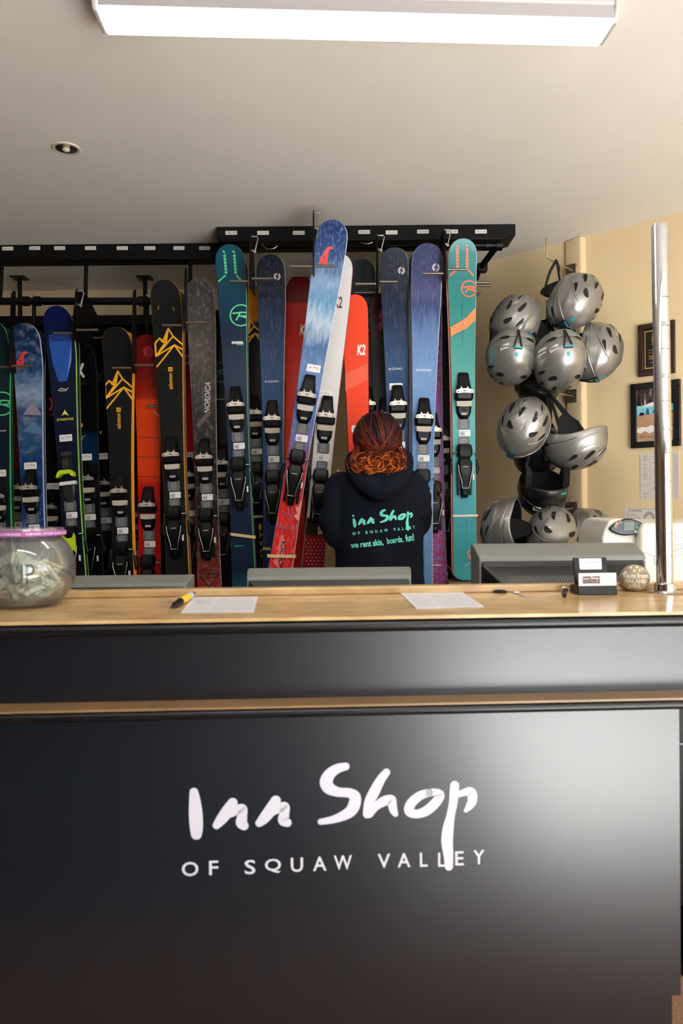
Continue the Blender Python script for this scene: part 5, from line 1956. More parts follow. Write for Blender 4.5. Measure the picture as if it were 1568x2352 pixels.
Ski((829, 604), (846, 1000), DR + .22, DR + .16, SHR, 62, 48, 54, 'dark teal ski with a green ring behind the bright orange ski', [(606, (8, 40, 42)), (700, (10, 42, 48)), (1000, (14, 34, 48))], edge=(12, 40, 44), edge2=(90, 150, 100), toe=930, art=multi(rlogo(846, 737, 22, (30, 190, 120))))
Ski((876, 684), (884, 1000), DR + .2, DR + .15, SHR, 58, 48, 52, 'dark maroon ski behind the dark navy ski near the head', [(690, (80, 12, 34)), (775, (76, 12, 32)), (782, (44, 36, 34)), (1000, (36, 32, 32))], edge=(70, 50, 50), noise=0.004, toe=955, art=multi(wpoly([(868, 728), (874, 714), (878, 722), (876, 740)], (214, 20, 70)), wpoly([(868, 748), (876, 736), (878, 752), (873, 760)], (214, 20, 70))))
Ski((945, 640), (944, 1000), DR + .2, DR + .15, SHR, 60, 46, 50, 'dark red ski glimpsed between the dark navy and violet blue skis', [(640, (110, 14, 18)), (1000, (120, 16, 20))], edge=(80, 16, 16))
Ski((984, 660), (1000, 1340), DR + .12, DR + .02, SHR, 56, 48, 56, 'pink and purple patterned ski beside the violet blue ski', [(670, (150, 60, 130)), (900, (176, 60, 140)), (1000, (150, 120, 170)), (1060, (176, 90, 140)), (1180, (198, 60, 132)), (1340, (190, 60, 128))], edge=(190, 150, 190), edge2=(222, 206, 226), toe=990, noise=0.06, streak=0.85, streakcol=(122, 112, 176), stretch=(9, 9, 5), nscale=5, lo=0.46, hi=0.56,
    art=multi(wtext('SANTA ANA 100', 991, 1290, 116, 9, (206, 180, 214), rot=pi / 2, bold=0.0), lambda s: (s.ring(991, 1185, 15, 1.5, (214, 190, 220)), s.disc(991, 1185, 14, (190, 150, 200), 24)), wtext('SANTA ANA', 991, 1183, 24, 5, (110, 60, 130), bold=0.0)))
Ski((1000, 700), (1024, 1340), DR + .16, DR + .08, SHR, 56, 46, 58, 'black ski with an orange angled line right of the pink ski', [(700, (18, 20, 24)), (1340, (16, 18, 22))], edge=(40, 50, 64), edge2=(70, 84, 104), toe=1010, code=False,
    art=multi(wline([[(1027, 1215), (1019, 1226), (1025, 1298), (1034, 1306)]], 3, (240, 90, 40)), wtext('LEGEND', 1012, 1318, 34, 8, (206, 200, 196))))
Ski((1042, 640), (1036, 1330), DR + .22, DR + .16, SHR, 58, 46, 54, 'black ski with dim copper lettering behind the turquoise ski', [(640, (20, 20, 21)), (1210, (18, 18, 19)), (1214, (60, 50, 42)), (1218, (16, 16, 17)), (1330, (16, 16, 17))], edge=(60, 48, 36), toe=985, noise=0.001, art=wtext('VOLKL', 1046, 1236, 40, 9, (170, 84, 50)))
Ski((448, 800), (452, 1360), DL + .2, DL + .1, SHL, 50, 44, 50, 'black ski with stacked pale letters low between red and grey skis', [(800, (20, 20, 21)), (1360, (24, 23, 22))], edge=(30, 30, 30),
    art=multi(wpoly([(441, 1322), (456, 1322), (456, 1354), (441, 1354)], (196, 184, 156)), wtext('MIN', 449, 1328, 12, 8, (30, 28, 26)), wtext('BEN', 449, 1338, 12, 8, (30, 28, 26)), wpoly([(445, 1344), (453, 1344), (453, 1351), (445, 1351)], (30, 28, 26))))
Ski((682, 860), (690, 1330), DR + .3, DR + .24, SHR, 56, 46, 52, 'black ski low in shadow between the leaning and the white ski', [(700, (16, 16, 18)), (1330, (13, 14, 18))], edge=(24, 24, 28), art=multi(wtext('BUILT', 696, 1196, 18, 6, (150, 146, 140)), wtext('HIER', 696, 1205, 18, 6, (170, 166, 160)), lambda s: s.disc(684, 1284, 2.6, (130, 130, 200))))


# rubber bands around ski pairs
def band_on(px0, px1, py, d0, w, c, label, tiltpx=0, back=0.03):
    a, b_ = P(px0, py, d0), P(px1, py + tiltpx, d0)
    m = MB()
    n = 3
    y0 = -0.0005
    cen = (a + b_) / 2
    pts = [a - cen, b_ - cen, b_ - cen + Vector((0.003, 0.010, 0)), b_ - cen + Vector((0, back, 0)), a - cen + Vector((0, back, 0)), a - cen + Vector((-0.003, 0.010, 0)), a - cen]
    vs = []
    for p in pts:
        vs += [p + Vector((0, 0, w / 2)), p - Vector((0, 0, w / 2))]
    m.add(vs, [(2 * i, 2 * i + 1, 2 * i + 3, 2 * i + 2) for i in range(len(pts) - 1)])
    o = m.build('rubber_band', mat('rubber_band_%d' % c[0], c, 0.6), None, M=Matrix.Translation(cen), fix=False)
    so = o.modifiers.new('thickness', 'SOLIDIFY')
    so.thickness = 0.0012
    tag(o, label, 'rubber band', 'rubber bands around the skis')


tan = (214, 180, 132)
band_on(530, 585, 1227, DR - .075, 0.012, tan, 'tan rubber band around the tail of the teal to navy ski', 7)
band_on(614, 678, 1277, 2.995, 0.012, (222, 190, 140), 'tan rubber band around the red tail of the leaning ski', 1)
band_on(1040, 1097, 1185, DR - .07, 0.009, (226, 214, 196), 'pale twisted rubber band around the turquoise ski', -1)
band_on(581, 603, 1187, DR + .13, 0.010, tan, 'tan rubber band around the black and orange ski', -1)
band_on(604, 620, 1260, DR - .03, 0.011, (176, 140, 96), 'tan rubber band low on the navy bolt ski', 1)
band_on(986, 1013, 1298, DR - .0, 0.007, (216, 180, 160), 'thin rubber band around the pink patterned ski', 0)
# ---------------------------------------------------------------- wall hooks for the helmets
plate_m = mat('hook_plate', (92, 84, 68), 0.5, 0.5)
wire_m = mat('hook_wire', (190, 172, 140), 0.35, 0.7)
OUT = (WN + Vector((0.06, 0, 0))).normalized()


def wall_hook(py, label, up=0.09, out=0.25, lift=0.0):
    p = plane_hit(1315, py, pil_face, WN)
    M = Matrix(((ddir.x, dn.x, 0, p.x), (ddir.y, dn.y, 0, p.y), (0, 0, 1, p.z), (0, 0, 0, 1)))
    t = thing('wall_hook', label, 'hook', M, 'helmet hooks on the pilaster')
    MB().box2((-0.032, -0.006, -0.030), (0.032, -0.001, 0.030)).build('mounting_plate', plate_m, t, bevel=0.0015)
    for x in (-0.02, 0.02):
        for z in (-0.02, 0.02):
            MB().lathe([(0.001, 0), (0.004, 0), (0.003, 0.002), (0.001, 0.0025)], 10, (x, -0.006, z), 0, Matrix.Rotation(pi / 2, 3, 'X')).build('screw', steel, t, smooth=40)
    m = MB()
    pts = [(0, -0.003, 0.0), (0, -out * 0.5, -0.002 + lift * 0.5), (0, -out + 0.008, lift), (0, -out, lift + 0.004), (0, -out - 0.002, lift + 0.012), (0, -out - 0.002, lift + up)]
    m.tube(pts, 0.0035, 10)
    m.build('wire_arm', wire_m, t, smooth=60)
    return M @ Vector((0, -out, lift))


K1 = wall_hook(622, 'topmost helmet hook with its bare wire end rising beside the ceiling', 0.085)
K2 = wall_hook(757, 'second helmet hook from the top, mostly behind helmets', 0.085)
K3 = wall_hook(910, 'third helmet hook from the top, above the helmet showing its ear pads', 0.06)
K4 = wall_hook(1168, 'lowest helmet hook, its wire rising before the black-bellied helmet', 0.075)

# ---------------------------------------------------------------- helmets
silver = mat('helmet_silver', (152, 150, 147), 0.40, 0.65, coat=0.7)
h_dark = mat('helmet_dark_shell', (44, 44, 46), 0.32, 0.3, coat=0.5)
vent_m = mat('helmet_vent', (10, 10, 12), 0.6)
liner_m = mat('helmet_liner', (20, 20, 22), 0.85)
strap_m = mat('helmet_strap', (16, 16, 17), 0.7)
teal_m = mat('helmet_teal', (30, 160, 176), 0.4)
HA, HB_, HC = 0.104, 0.130, 0.118


def thm(u):
    f = sin(u)
    return radians(108 - 8 * max(0, f) + 8 * max(0, -f) - 9 * abs(cos(u)) ** 6)


def hp(u, t, off=0.0):
    th = t * thm(u)
    st = sin(th) ** 0.88 if th > 0 else 0
    c = cos(th)
    k = 1.0
    k += 0.042 / (1 + math.exp(-(0.62 + 0.05 * sin(3 * u) - t) * 90))                      # raised crown panel
    k += 0.026 / (1 + math.exp(-(0.34 + 0.09 * sin(2 * u) - t) * 90)) * (0.4 + 0.6 * abs(cos(u)))
    k += 0.055 * max(0, sin(u)) ** 4 * max(0, (t - 0.86) / 0.14) ** 1.2     # brim
    k -= 0.022 * max(0, -sin(u)) ** 2 * math.exp(-((t - 0.78) / 0.045) ** 2)  # rear groove
    z = HC * c if c > 0 else HC * 0.86 * c
    p = Vector((HA * st * cos(u) * k, HB_ * st * sin(u) * k, z * k))
    if off:
        n = Vector((p.x / HA ** 2, p.y / HB_ ** 2, p.z / HC ** 2)).normalized()
        p = p + n * off
    return p


def helmet_shell():
    N, Mm = 84, 44
    m = MB()
    rings = []
    for i in range(Mm + 1):
        t = 0.012 + (1 - 0.012) * i / Mm
        rings.append([hp(2 * pi * j / N, t) for j in range(N)])
    rim = [hp(2 * pi * j / N, 1.0) for j in range(N)]
    for s_, dz in ((0.975, -0.003), (0.94, -0.003), (0.90, 0.004)):
        rings.append([Vector((p.x * s_, p.y * s_, p.z + dz)) for p in rim])
    m.loft(rings, 0, caps=(True, False))

    def lens(u0, t0, a, b, rot, mi=1, lift=0.0012, shape=1.6):
        def mp_(x, y):
            c, sn = cos(rot), sin(rot)
            x, y = x * c - y * sn, x * sn + y * c
            th = t0 * thm(u0)
            du = x / (0.112 * max(0.25, sin(th)))
            dt = -y / (0.118 * thm(u0))
            return hp(u0 + du, t0 + dt, lift)
        n = 16
        a, b = a * 1.2, b * 1.3
        pts = []
        for k in range(n):
            al = 2 * pi * k / n
            cx = abs(cos(al)) ** 0.8 * (1 if cos(al) >= 0 else -1)
            pts.append(mp_(a * cx, b * sin(al) * (1 - 0.35 * cos(al))))
        cen = mp_(0, 0)
        o = len(m.v)
        m.add(pts + [cen], [(k, (k + 1) % n, n) for k in range(n)], mi)
    for sg in (1, -1):
        def U(deg):
            return radians(90 + sg * deg)
        R_ = sg
        lens(U(28), 0.50, 0.019, 0.0065, R_ * 1.0)
        lens(U(62), 0.47, 0.020, 0.0065, R_ * 0.75)
        lens(U(100), 0.50, 0.019, 0.006, R_ * 0.5)
        lens(U(40), 0.22, 0.017, 0.006, R_ * 0.9)
        lens(U(110), 0.24, 0.017, 0.006, R_ * 0.9)
        lens(U(150), 0.80, 0.019, 0.0055, R_ * 0.15)
    # moulded ridges and seams
    for sg in (1, -1):
        for crv, r_ in (([(80, 0.70), (62, 0.52), (48, 0.36), (52, 0.20)], 0.0042), ([(24, 0.76), (2, 0.62), (-22, 0.46), (-48, 0.32)], 0.0042), ([(-8, 0.86), (-34, 0.72), (-62, 0.62), (-88, 0.60)], 0.0046), ([(60, 0.88), (30, 0.86), (0, 0.80), (-14, 0.72)], 0.0038)):
            q = cr(crv, 8)
            m.tube([hp(radians(90 - sg * (90 - u_)), t_, -0.0012) for u_, t_ in q], [r_ * (0.25 + 0.75 * sin(pi * (0.06 + 0.88 * i / (len(q) - 1)))) for i in range(len(q))], 8, 0)
        for crv in ([(10, 0.90), (-30, 0.82), (-70, 0.79), (-90, 0.79)],):
            q = cr(crv, 8)
            m.tube([hp(radians(90 - sg * (90 - u_)), t_, -0.0006) for u_, t_ in q], 0.0014, 6, 1)
    lens(U(0), 0.86, 0.016, 0.0022, 0.0)
    return m


def shells(mname):
    return helmet_shell().build('helmet_shell', [mname, vent_m], mesh_only=True, smooth=55)


ME_SH = shells(silver)
ME_SHD = shells(h_dark)
m = MB()
N = 40
rings = []
for i in range(9):
    t = 0.02 + 0.98 * i / 8
    rings.append([hp(2 * pi * j / N, t, -0.019) if t < 0.95 else Vector((hp(2 * pi * j / N, 1).x * 0.91, hp(2 * pi * j / N, 1).y * 0.91, hp(2 * pi * j / N, 1).z)) for j in range(N)])
m.loft(rings, 0, caps=(True, False))
ME_LN = m.build('liner', liner_m, mesh_only=True, smooth=180)
ME_EP = []
for sx in (-1, 1):
    m = MB()
    pts = []
    out = [(-0.052, 0.012), (-0.045, -0.018), (-0.028, -0.066), (-0.012, -0.074), (0.006, -0.074), (0.022, -0.056), (0.036, -0.016), (0.040, 0.014)]
    m.loft([[(sx * (0.090 - 0.004 * (k == 0)), y, z - 0.03) for y, z in out] if k in (0, 1) else [(sx * 0.066, y * 0.85, z * 0.85 - 0.03) for y, z in out] for k in (0, 1, 2)])
    ME_EP.append(m.build('ear_pad', liner_m, mesh_only=True, smooth=60))
m = MB()
for x, q in ((-1, 0), (1, 0)):
    m.tube([hp(radians(270) + x * 0.02, 0.86, 0.006), hp(radians(270) + x * 0.07, 0.72, 0.008), hp(radians(270) + x * 0.15, 0.585, 0.006)], 0.0036, 8)
m.tube([hp(radians(270) - 0.16, 0.58, 0.006), hp(radians(270) + 0.16, 0.58, 0.006)], 0.005, 8)
m.ell(hp(radians(270), 0.88, 0.004), (0.007, 0.005, 0.010), 12, 8)
ME_CLIP = m.build('goggle_clip', mat('clip_dark_teal', (22, 44, 52), 0.35), mesh_only=True, smooth=60)


def patch(u0, t0, w, h, rot, mi=0, nx=4, lift=0.0016):
    m_ = MB()

    def mp_(x, y):
        c, sn = cos(rot), sin(rot)
        x, y = x * c - y * sn, x * sn + y * c
        th = t0 * thm(u0)
        return hp(u0 + x / (0.112 * max(0.25, sin(th))), t0 - y / (0.118 * thm(u0)), lift)
    return m_, mp_


def patch_rect(u0, t0, w, h, rot, name, m_):
    mb, mp_ = patch(u0, t0, w, h, rot)
    nx = 5
    mb.loft([[mp_(-w / 2 + w * i / nx, -h / 2), mp_(-w / 2 + w * i / nx, h / 2)] for i in range(nx + 1)], closed=False, caps=(False, False))
    return mb.build(name, m_, mesh_only=True, smooth=180)


R270 = radians(270)
ME_CT = patch_rect(R270, 0.58, 0.030, 0.006, 0, 'clip_bar', teal_m)
for v in ME_CT.vertices:
    v.co = v.co * 1.085
ME_TAG = patch_rect(R270, 0.47, 0.012, 0.016, 0, 'size_tag', teal_m)
ME_TLB = patch_rect(R270 - 0.55, 0.93, 0.034, 0.008, 0, 'teal_label', teal_m)


def sticker_mesh(u0, t0, rot, kind_):
    w, h = (0.036, 0.020) if kind_ == 'code' else (0.044, 0.021)
    mb, mp_ = patch(u0, t0, w, h, rot)
    _, mp2 = patch(u0, t0, w, h, rot, lift=0.0021)
    g_ = Flat(mb, lambda u, v: mp_(u, v))
    for i in range(4):
        g_.rect(-w / 2 + w * i / 4, -h / 2, -w / 2 + w * (i + 1) / 4, h / 2, 0)
    g_ = Flat(mb, lambda u, v: mp2(u, v))
    if kind_ == 'code':
        for k in range(6):
            g_.rect(0.001 + k * 0.0022, -0.006, 0.0024 + k * 0.0022, 0.006, 1)
    else:
        g_.inn(0, 0.001, w * 0.8, 1, 2, sub='line', n=6, thick=0.75)
    return mb.build('barcode_sticker' if kind_ == 'code' else 'shop_sticker', [white_paper, ink_grey if kind_ == 'code' else ink_black], mesh_only=True, fix=False)


ME_HC = sticker_mesh(R270 + 0.5, 0.62, 0.1, 'code')
ME_HS = sticker_mesh(radians(20), 0.80, -0.1, 'shop')
ME_HS2 = sticker_mesh(radians(-35), 0.72, -0.4, 'shop')
ME_HCS = sticker_mesh(radians(-20), 0.66, -0.15, 'code')


def helmet(px, py, d, up, front, label, hook=None, dark=False, clip=True, size=1.0, extra=()):
    z = Vector(up).normalized()
    y = Vector(front)
    y = (y - z * y.dot(z)).normalized()
    x = y.cross(z)
    c = P(px, py, d) - z * 0.018 * size
    M = Matrix(((x.x, y.x, z.x, c.x), (x.y, y.y, z.y, c.y), (x.z, y.z, z.z, c.z), (0, 0, 0, 1))) @ Matrix.Scale(size, 4)
    t = thing('ski_helmet', label, 'helmet', M, 'rental helmets hanging from the hooks')
    link('helmet_shell', ME_SHD if dark else ME_SH, t)
    link('liner', ME_LN, t)
    for e in ME_EP:
        link('ear_pad', e, t)
    if clip:
        cl_ = link('goggle_clip', ME_CLIP, t)
        link('clip_bar', ME_CT, cl_)
        link('size_tag', ME_TAG, t)
        link('teal_label', ME_TLB, t)
    for e in extra:
        link(e.name.split('.')[0], e, t)
    if hook is not None:
        MI = M.inverted()
        h = MI @ hook
        m_ = MB()
        for sx in (-1, 1):
            a = Vector((sx * 0.086, 0.0, -0.09))
            mid = a.lerp(h, 0.5) + Vector((sx * 0.01, 0, 0))
            m_.tube(cr([tuple(a), tuple(mid), tuple(h)], 6), 0.0075, 8, flat=0.35)
        e_ = h + MI.to_3x3() @ Vector((0.01, -0.01, -0.05))
        m_.tube(cr([tuple(h), tuple(h.lerp(e_, 0.5) + Vector((0.006, 0, 0))), tuple(e_)], 5), 0.006, 8, flat=0.35)
        m_.build('chin_strap', strap_m, t, smooth=60)
    return t


helmet(1320, 692, 3.20, (0.55, -0.80, -0.10), (0.62, 0.15, 0.75), 'silver helmet hanging highest, tilted to the right', K1 + Vector((0.05, 0.03, 0.0)), extra=(ME_HS,))
helmet(1184, 745, 3.24, (-0.72, -0.55, 0.25), (0.50, 0.1, 0.85), 'dark silver helmet tipped left above the one with a vertical clip', K2, dark=False)
helmet(1174, 822, 3.14, (-0.12, -0.34, -0.93), (0.0, 0.93, -0.34), 'silver helmet seen from behind, leftmost of the upper cluster', K2, extra=(ME_HC,))
helmet(1284, 830, 3.08, (0.05, -0.46, -0.88), (0.03, 0.88, -0.46), 'silver helmet seen from behind in the middle of the upper cluster', K2 + Vector((0.02, 0, 0)), extra=(ME_HC, ME_HS2), size=1.02)
helmet(1368, 808, 3.22, (0.80, -0.58, -0.1), (0.30, 0.2, 0.93), 'pale silver helmet turned to the right beside the middle one', K2 + Vector((0.05, 0, 0)))
helmet(1236, 872, 3.36, (-0.2, 0.25, -0.95), (0.1, -0.9, -0.25), 'black helmet half hidden below the middle of the upper cluster', K2, dark=True)
helmet(1202, 981, 3.14, (-0.22, -0.96, 0.0), (0.42, 0.05, 0.9), 'silver helmet facing front with many vents, left under the third hook', K3)
helmet(1322, 1020, 3.16, (0.20, -0.10, -0.97), (0.90, -0.42, 0.22), 'silver helmet hanging upside down with black ear pads and two stickers', K3, clip=True, extra=(ME_HCS, ME_HS))
helmet(1232, 1036, 3.34, (0.12, -0.30, -0.94), (-0.15, 0.93, -0.32), 'dark helmet tucked behind the front facing vented one', K3, dark=True, extra=(ME_HC,))
helmet(1247, 1128, 3.20, (0.0, 0.50, -0.87), (0.0, 0.87, 0.50), 'upturned dark helmet with its open inside showing, above the lowest hook', K3 + Vector((0.01, 0.02, 0)), dark=True, clip=False, extra=(ME_HC, ME_TLB))
helmet(1164, 1215, 3.16, (-0.84, 0.42, 0.02), (0.05, 0.12, 0.99), 'helmet on its side with the padded inside turned right, left of the lowest hook', K4, extra=())
helmet(1268, 1232, 3.08, (0.08, -0.88, 0.40), (0.15, 0.42, 0.88), 'pale silver vented helmet low in the middle, just above the large monitor', K4)
helmet(1352, 1236, 3.2, (0.72, -0.66, 0.1), (0.2, 0.2, 0.95), 'pale silver helmet low on the right beside the printer', K4 + Vector((0.02, 0, 0)))

# ---------------------------------------------------------------- the person
HB0 = P(868, 1300, 2.87)
BASE = Vector((HB0.x, HB0.y, 0))
person = thing('person', 'person with red-brown hair in a bun and a navy hoodie, back turned, holding a ski', 'person', Matrix.Translation(BASE))
skin = mat('skin', (214, 158, 128), 0.5)
navy = mat('navy_fleece', (25, 31, 46), 0.9, noise=0.12, nscale=180, bump=0.12, bscale=500, spec=0.2)


def W_(px, py, d):
    return P(px, py, d) - BASE


def remesh(o, vox, it=6, fac=0.5, smooth=True):
    r = o.modifiers.new('remesh', 'REMESH')
    r.mode = 'VOXEL'
    r.voxel_size = vox
    r.use_smooth_shade = True
    if it:
        s_ = o.modifiers.new('smooth', 'SMOOTH')
        s_.iterations = it
        s_.factor = fac
    return bake(o)


def seq(mb, pts, seg=14, flat=1.0):
    mb.tube([W_(*p[:3]) for p in pts], [p[3] for p in pts], seg, flat=flat)
    for p in (pts[0], pts[-1]):
        mb.ell(W_(*p[:3]), (p[3],) * 3, 14, 8)


zg = lambda z: Vector((0, 0, z))
# body
m = MB()
hc = W_(868, 1006, 2.90)
Rt_ = Matrix.Rotation(-0.35, 3, 'X')
m.ell(hc, (0.072, 0.088, 0.092), 24, 16, R=Rt_)
m.ell(hc + Vector((0, 0.035, -0.055)), (0.055, 0.06, 0.06), 20, 12)
m.ell(hc + Vector((0, 0.098, -0.035)), (0.011, 0.016, 0.022), 12, 8)
for sx in (-1, 1):
    m.ell(hc + Vector((sx * 0.074, 0.01, -0.03)), (0.008, 0.018, 0.028), 12, 8)
m.tube([hc + Vector((0, -0.005, -0.04)), W_(868, 1085, 2.88), W_(868, 1120, 2.88)], [0.05, 0.055, 0.07], 16)
m.tube([W_(868, 1110, 2.88), W_(868, 1200, 2.88), W_(870, 1300, 2.88), W_(872, 1370, 2.88)], [0.10, 0.11, 0.105, 0.12], 20)
LA = [(782, 1116, 2.87, .040), (764, 1180, 2.85, .037), (766, 1234, 2.85, .033), (776, 1190, 2.97, .029), (787, 1118, 3.045, .023)]
RA = [(948, 1116, 2.87, .040), (958, 1165, 2.87, .037), (962, 1204, 2.88, .033), (945, 1160, 3.0, .029), (918, 1112, 3.06, .023)]
seq(m, LA)
seq(m, RA)
for hand, sx in (((793, 1118, 3.06), -1), ((914, 1104, 3.065), 1)):
    hcx = W_(*hand)
    m.ell(hcx + Vector((0, 0, 0.01)), (0.022, 0.034, 0.038), 16, 10)
    for k, (ln, rr_) in enumerate(((0.055, .0085), (0.064, .009), (0.060, .0085), (0.048, .0075))):
        b0 = hcx + Vector((sx * 0.006, 0.018, 0.036 - 0.020 * k))
        m.tube([b0, b0 + Vector((sx * 0.016, 0.020, 0.004)), b0 + Vector((sx * ln * 0.55, 0.016, 0.002)), b0 + Vector((sx * ln * 0.72, -0.004, 0.0))], [rr_, rr_, rr_ * 0.9, rr_ * 0.75], 10)
    b0 = hcx + Vector((0, -0.012, 0.03))
    m.tube([b0, b0 + Vector((sx * 0.014, -0.014, 0.022)), b0 + Vector((sx * 0.034, -0.010, 0.036))], [0.011, 0.010, 0.008], 10)
for sx in (-1, 1):
    m.tube([zg(0.86) + Vector((sx * 0.075, 0, 0)), zg(0.48) + Vector((sx * 0.085, 0.01, 0)), zg(0.10) + Vector((sx * 0.09, -0.01, 0))], [0.075, 0.05, 0.038], 16)
    m.ell(Vector((sx * 0.095, 0.04, 0.045)), (0.038, 0.11, 0.035), 16, 10)
body = m.build('body', skin, person, smooth=180)
remesh(body, 0.006, 4)
# face
for sx in (-1, 1):
    MB().ell(hc + Vector((sx * 0.028, 0.086, -0.012)), (0.011, 0.008, 0.008), 14, 10).build('eye', mat('eye_white', (230, 226, 220), 0.3), body, smooth=180)
MB().tube([hc + Vector((-0.02, 0.092, -0.078)), hc + Vector((0, 0.097, -0.078)), hc + Vector((0.02, 0.092, -0.078))], [0.003, 0.006, 0.003], 10).build('mouth', mat('lips', (176, 96, 88), 0.4), body, smooth=180)
# trousers and shoes
m = MB()
m.ell(zg(0.84), (0.165, 0.125, 0.12), 24, 14)
for sx in (-1, 1):
    m.tube([zg(0.84) + Vector((sx * 0.08, 0, 0)), zg(0.48) + Vector((sx * 0.09, 0.01, 0)), zg(0.05) + Vector((sx * 0.093, -0.01, 0))], [0.098, 0.075, 0.065], 18)
tr = m.build('trousers', mat('black_trousers', (26, 27, 31), 0.85), person, smooth=180)
remesh(tr, 0.009, 4)
for sx in (-1, 1):
    m = MB()
    m.loft([[(sx * 0.095 + a_ * w_, y_ + b_ * 0.001, max(0.0005, zc_ + b_ * hh2)) for a_, b_ in ((-1, -1), (-1, 0.4), (-0.5, 1), (0.5, 1), (1, 0.4), (1, -1))]
            for y_, w_, zc_, hh2 in ((-0.075, 0.028, 0.035, 0.035), (-0.05, 0.038, 0.042, 0.042), (0.03, 0.042, 0.038, 0.038), (0.12, 0.048, 0.028, 0.028), (0.165, 0.032, 0.018, 0.018))])
    m.build('shoe', black_rubber, person, bevel=0.008, seg=3)
# hoodie: torso and sleeves as one cloth
m = MB()
rings = []
for py, cx, hw_, dp in ((1428, 872, 110, .128), (1400, 872, 114, .13), (1345, 871, 108, .122), (1290, 870, 103, .115), (1240, 870, 101, .113), (1190, 869, 101, .118), (1150, 867, 101, .120), (1122, 866, 100, .112), (1104, 866, 92, .100), (1090, 867, 76, .088), (1076, 868, 54, .075)):
    c = W_(cx, py, 2.875)
    w = hw_ * 2.875 / FPX
    ring = []
    for j in range(32):
        a = 2 * pi * j / 32
        cx_, sy_ = cos(a), sin(a)
        ring.append(c + Vector((w * abs(cx_) ** 0.8 * (1 if cx_ > 0 else -1), dp * abs(sy_) ** 0.9 * (1 if sy_ > 0 else -1), 0)))
    rings.append(ring)
m.loft(rings)
seq(m, [(784, 1118, 2.875, .060), (770, 1150, 2.86, .057), (764, 1195, 2.85, .052), (768, 1236, 2.85, .046), (774, 1222, 2.92, .046), (779, 1170, 3.0, .040), (785, 1122, 3.03, .034)])
seq(m, [(944, 1116, 2.875, .060), (957, 1146, 2.87, .057), (964, 1180, 2.87, .051), (962, 1206, 2.885, .046), (950, 1180, 2.97, .044), (930, 1135, 3.04, .038), (920, 1116, 3.055, .034)])
hoodie = m.build('hoodie', navy, person, smooth=180)
remesh(hoodie, 0.008, 10)
# soft folds in the cloth
for v in hoodie.data.vertices:
    p = v.co
    n = v.normal
    f = 0.0
    zz = p.z
    f += 0.006 * sin((p.x * 0.8 + zz * 1.0) * 34 + 1.0) * max(0, min(1, (1.13 - zz) * 6)) * max(0, 1 - abs(zz - 1.0) * 3)
    f += 0.004 * sin((zz - p.x * 0.6) * 48) * max(0, min(1, (abs(p.x) - 0.07) * 14)) * max(0, min(1, (1.24 - zz) * 8))
    f += 0.003 * sin(p.x * 55 + zz * 22) * max(0, min(1, (1.06 - zz) * 7))
    v.co = p + n * f
# hem rib
m = MB()
rings = []
for py, kx in ((1446, 104), (1426, 111), (1424, 111), (1422, 108)):
    c = W_(872, py, 2.875)
    w = kx * 2.875 / FPX
    rings.append([c + Vector((w * cos(2 * pi * j / 36), 0.126 * kx / 110 * sin(2 * pi * j / 36), 0)) for j in range(36)])
m.loft(rings, caps=(False, False))
m.build('hem_band', navy, hoodie, smooth=60)
# hood lying on the shoulders
m = MB()
U1 = [(806, 1050, 2.88, .020), (808, 1072, 2.82, .026), (822, 1098, 2.775, .032), (846, 1118, 2.745, .036), (872, 1129, 2.730, .037), (900, 1114, 2.745, .036), (922, 1092, 2.775, .032), (934, 1068, 2.82, .026), (936, 1048, 2.88, .020)]
U2 = [(814, 1044, 2.88, .018), (820, 1064, 2.82, .022), (842, 1084, 2.775, .026), (870, 1094, 2.755, .028), (900, 1082, 2.775, .026), (922, 1060, 2.82, .022), (928, 1042, 2.88, .018)]
for U_ in (U1, U2):
    pp = cr(U_, 5)
    seq(m, pp, 16)
m.ell(W_(870, 1108, 2.80), (0.095, 0.055, 0.05), 24, 14)
m.ell(W_(871, 1134, 2.735), (0.035, 0.022, 0.028), 16, 10)
hood = m.build('hood', navy, hoodie, smooth=180)
remesh(hood, 0.006, 6)
for v in hood.data.vertices:
    p = v.co
    sx_ = p.x - W_(872, 1120, 2.73).x
    if abs(sx_) < 0.006 and p.y < -0.06:
        v.co.y += 0.004 * (1 - abs(sx_) / 0.006)
# print on the back
dg = bpy.context.evaluated_depsgraph_get()
dg.update()
bvh = BVHTree.FromPolygons([v.co.copy() for v in hoodie.data.vertices], [tuple(p.vertices) for p in hoodie.data.polygons])
bpv = MB()
PRM = 2.76 / FPX
pc0 = W_(886, 1215, 2.60)


def bmap(u, v):
    o_ = Vector((pc0.x + u, -0.6, pc0.z + v))
    h_, n_, _, _ = bvh.ray_cast(o_, Vector((0, 1, 0)))
    if h_ is None:
        return Vector((o_.x, -0.12, o_.z))
    return h_ + Vector((0, -0.0016, 0))


g = Flat(bpv, bmap)
g.inn(0, 16 * PRM, 146 * PRM, 0, 5, rot=0.085, dot=True, n=10, thick=1.25)
g.text('we rent skis,', -38 * PRM, -38 * PRM, 76 * PRM, 17 * PRM, 0, rot=0.10, bold=0.03)
g.text('boards,', 27 * PRM, -30 * PRM, 38 * PRM, 17 * PRM, 0, rot=0.13, bold=0.03)
g.text('fun!', 61 * PRM, -24 * PRM, 21 * PRM, 17 * PRM, 0, rot=0.15, bold=0.03)
o = bpv.build('back_print', mat('mint_print', (112, 222, 200), 0.6), hoodie, fix=False)
o['label'] = 'mint green printed lettering'
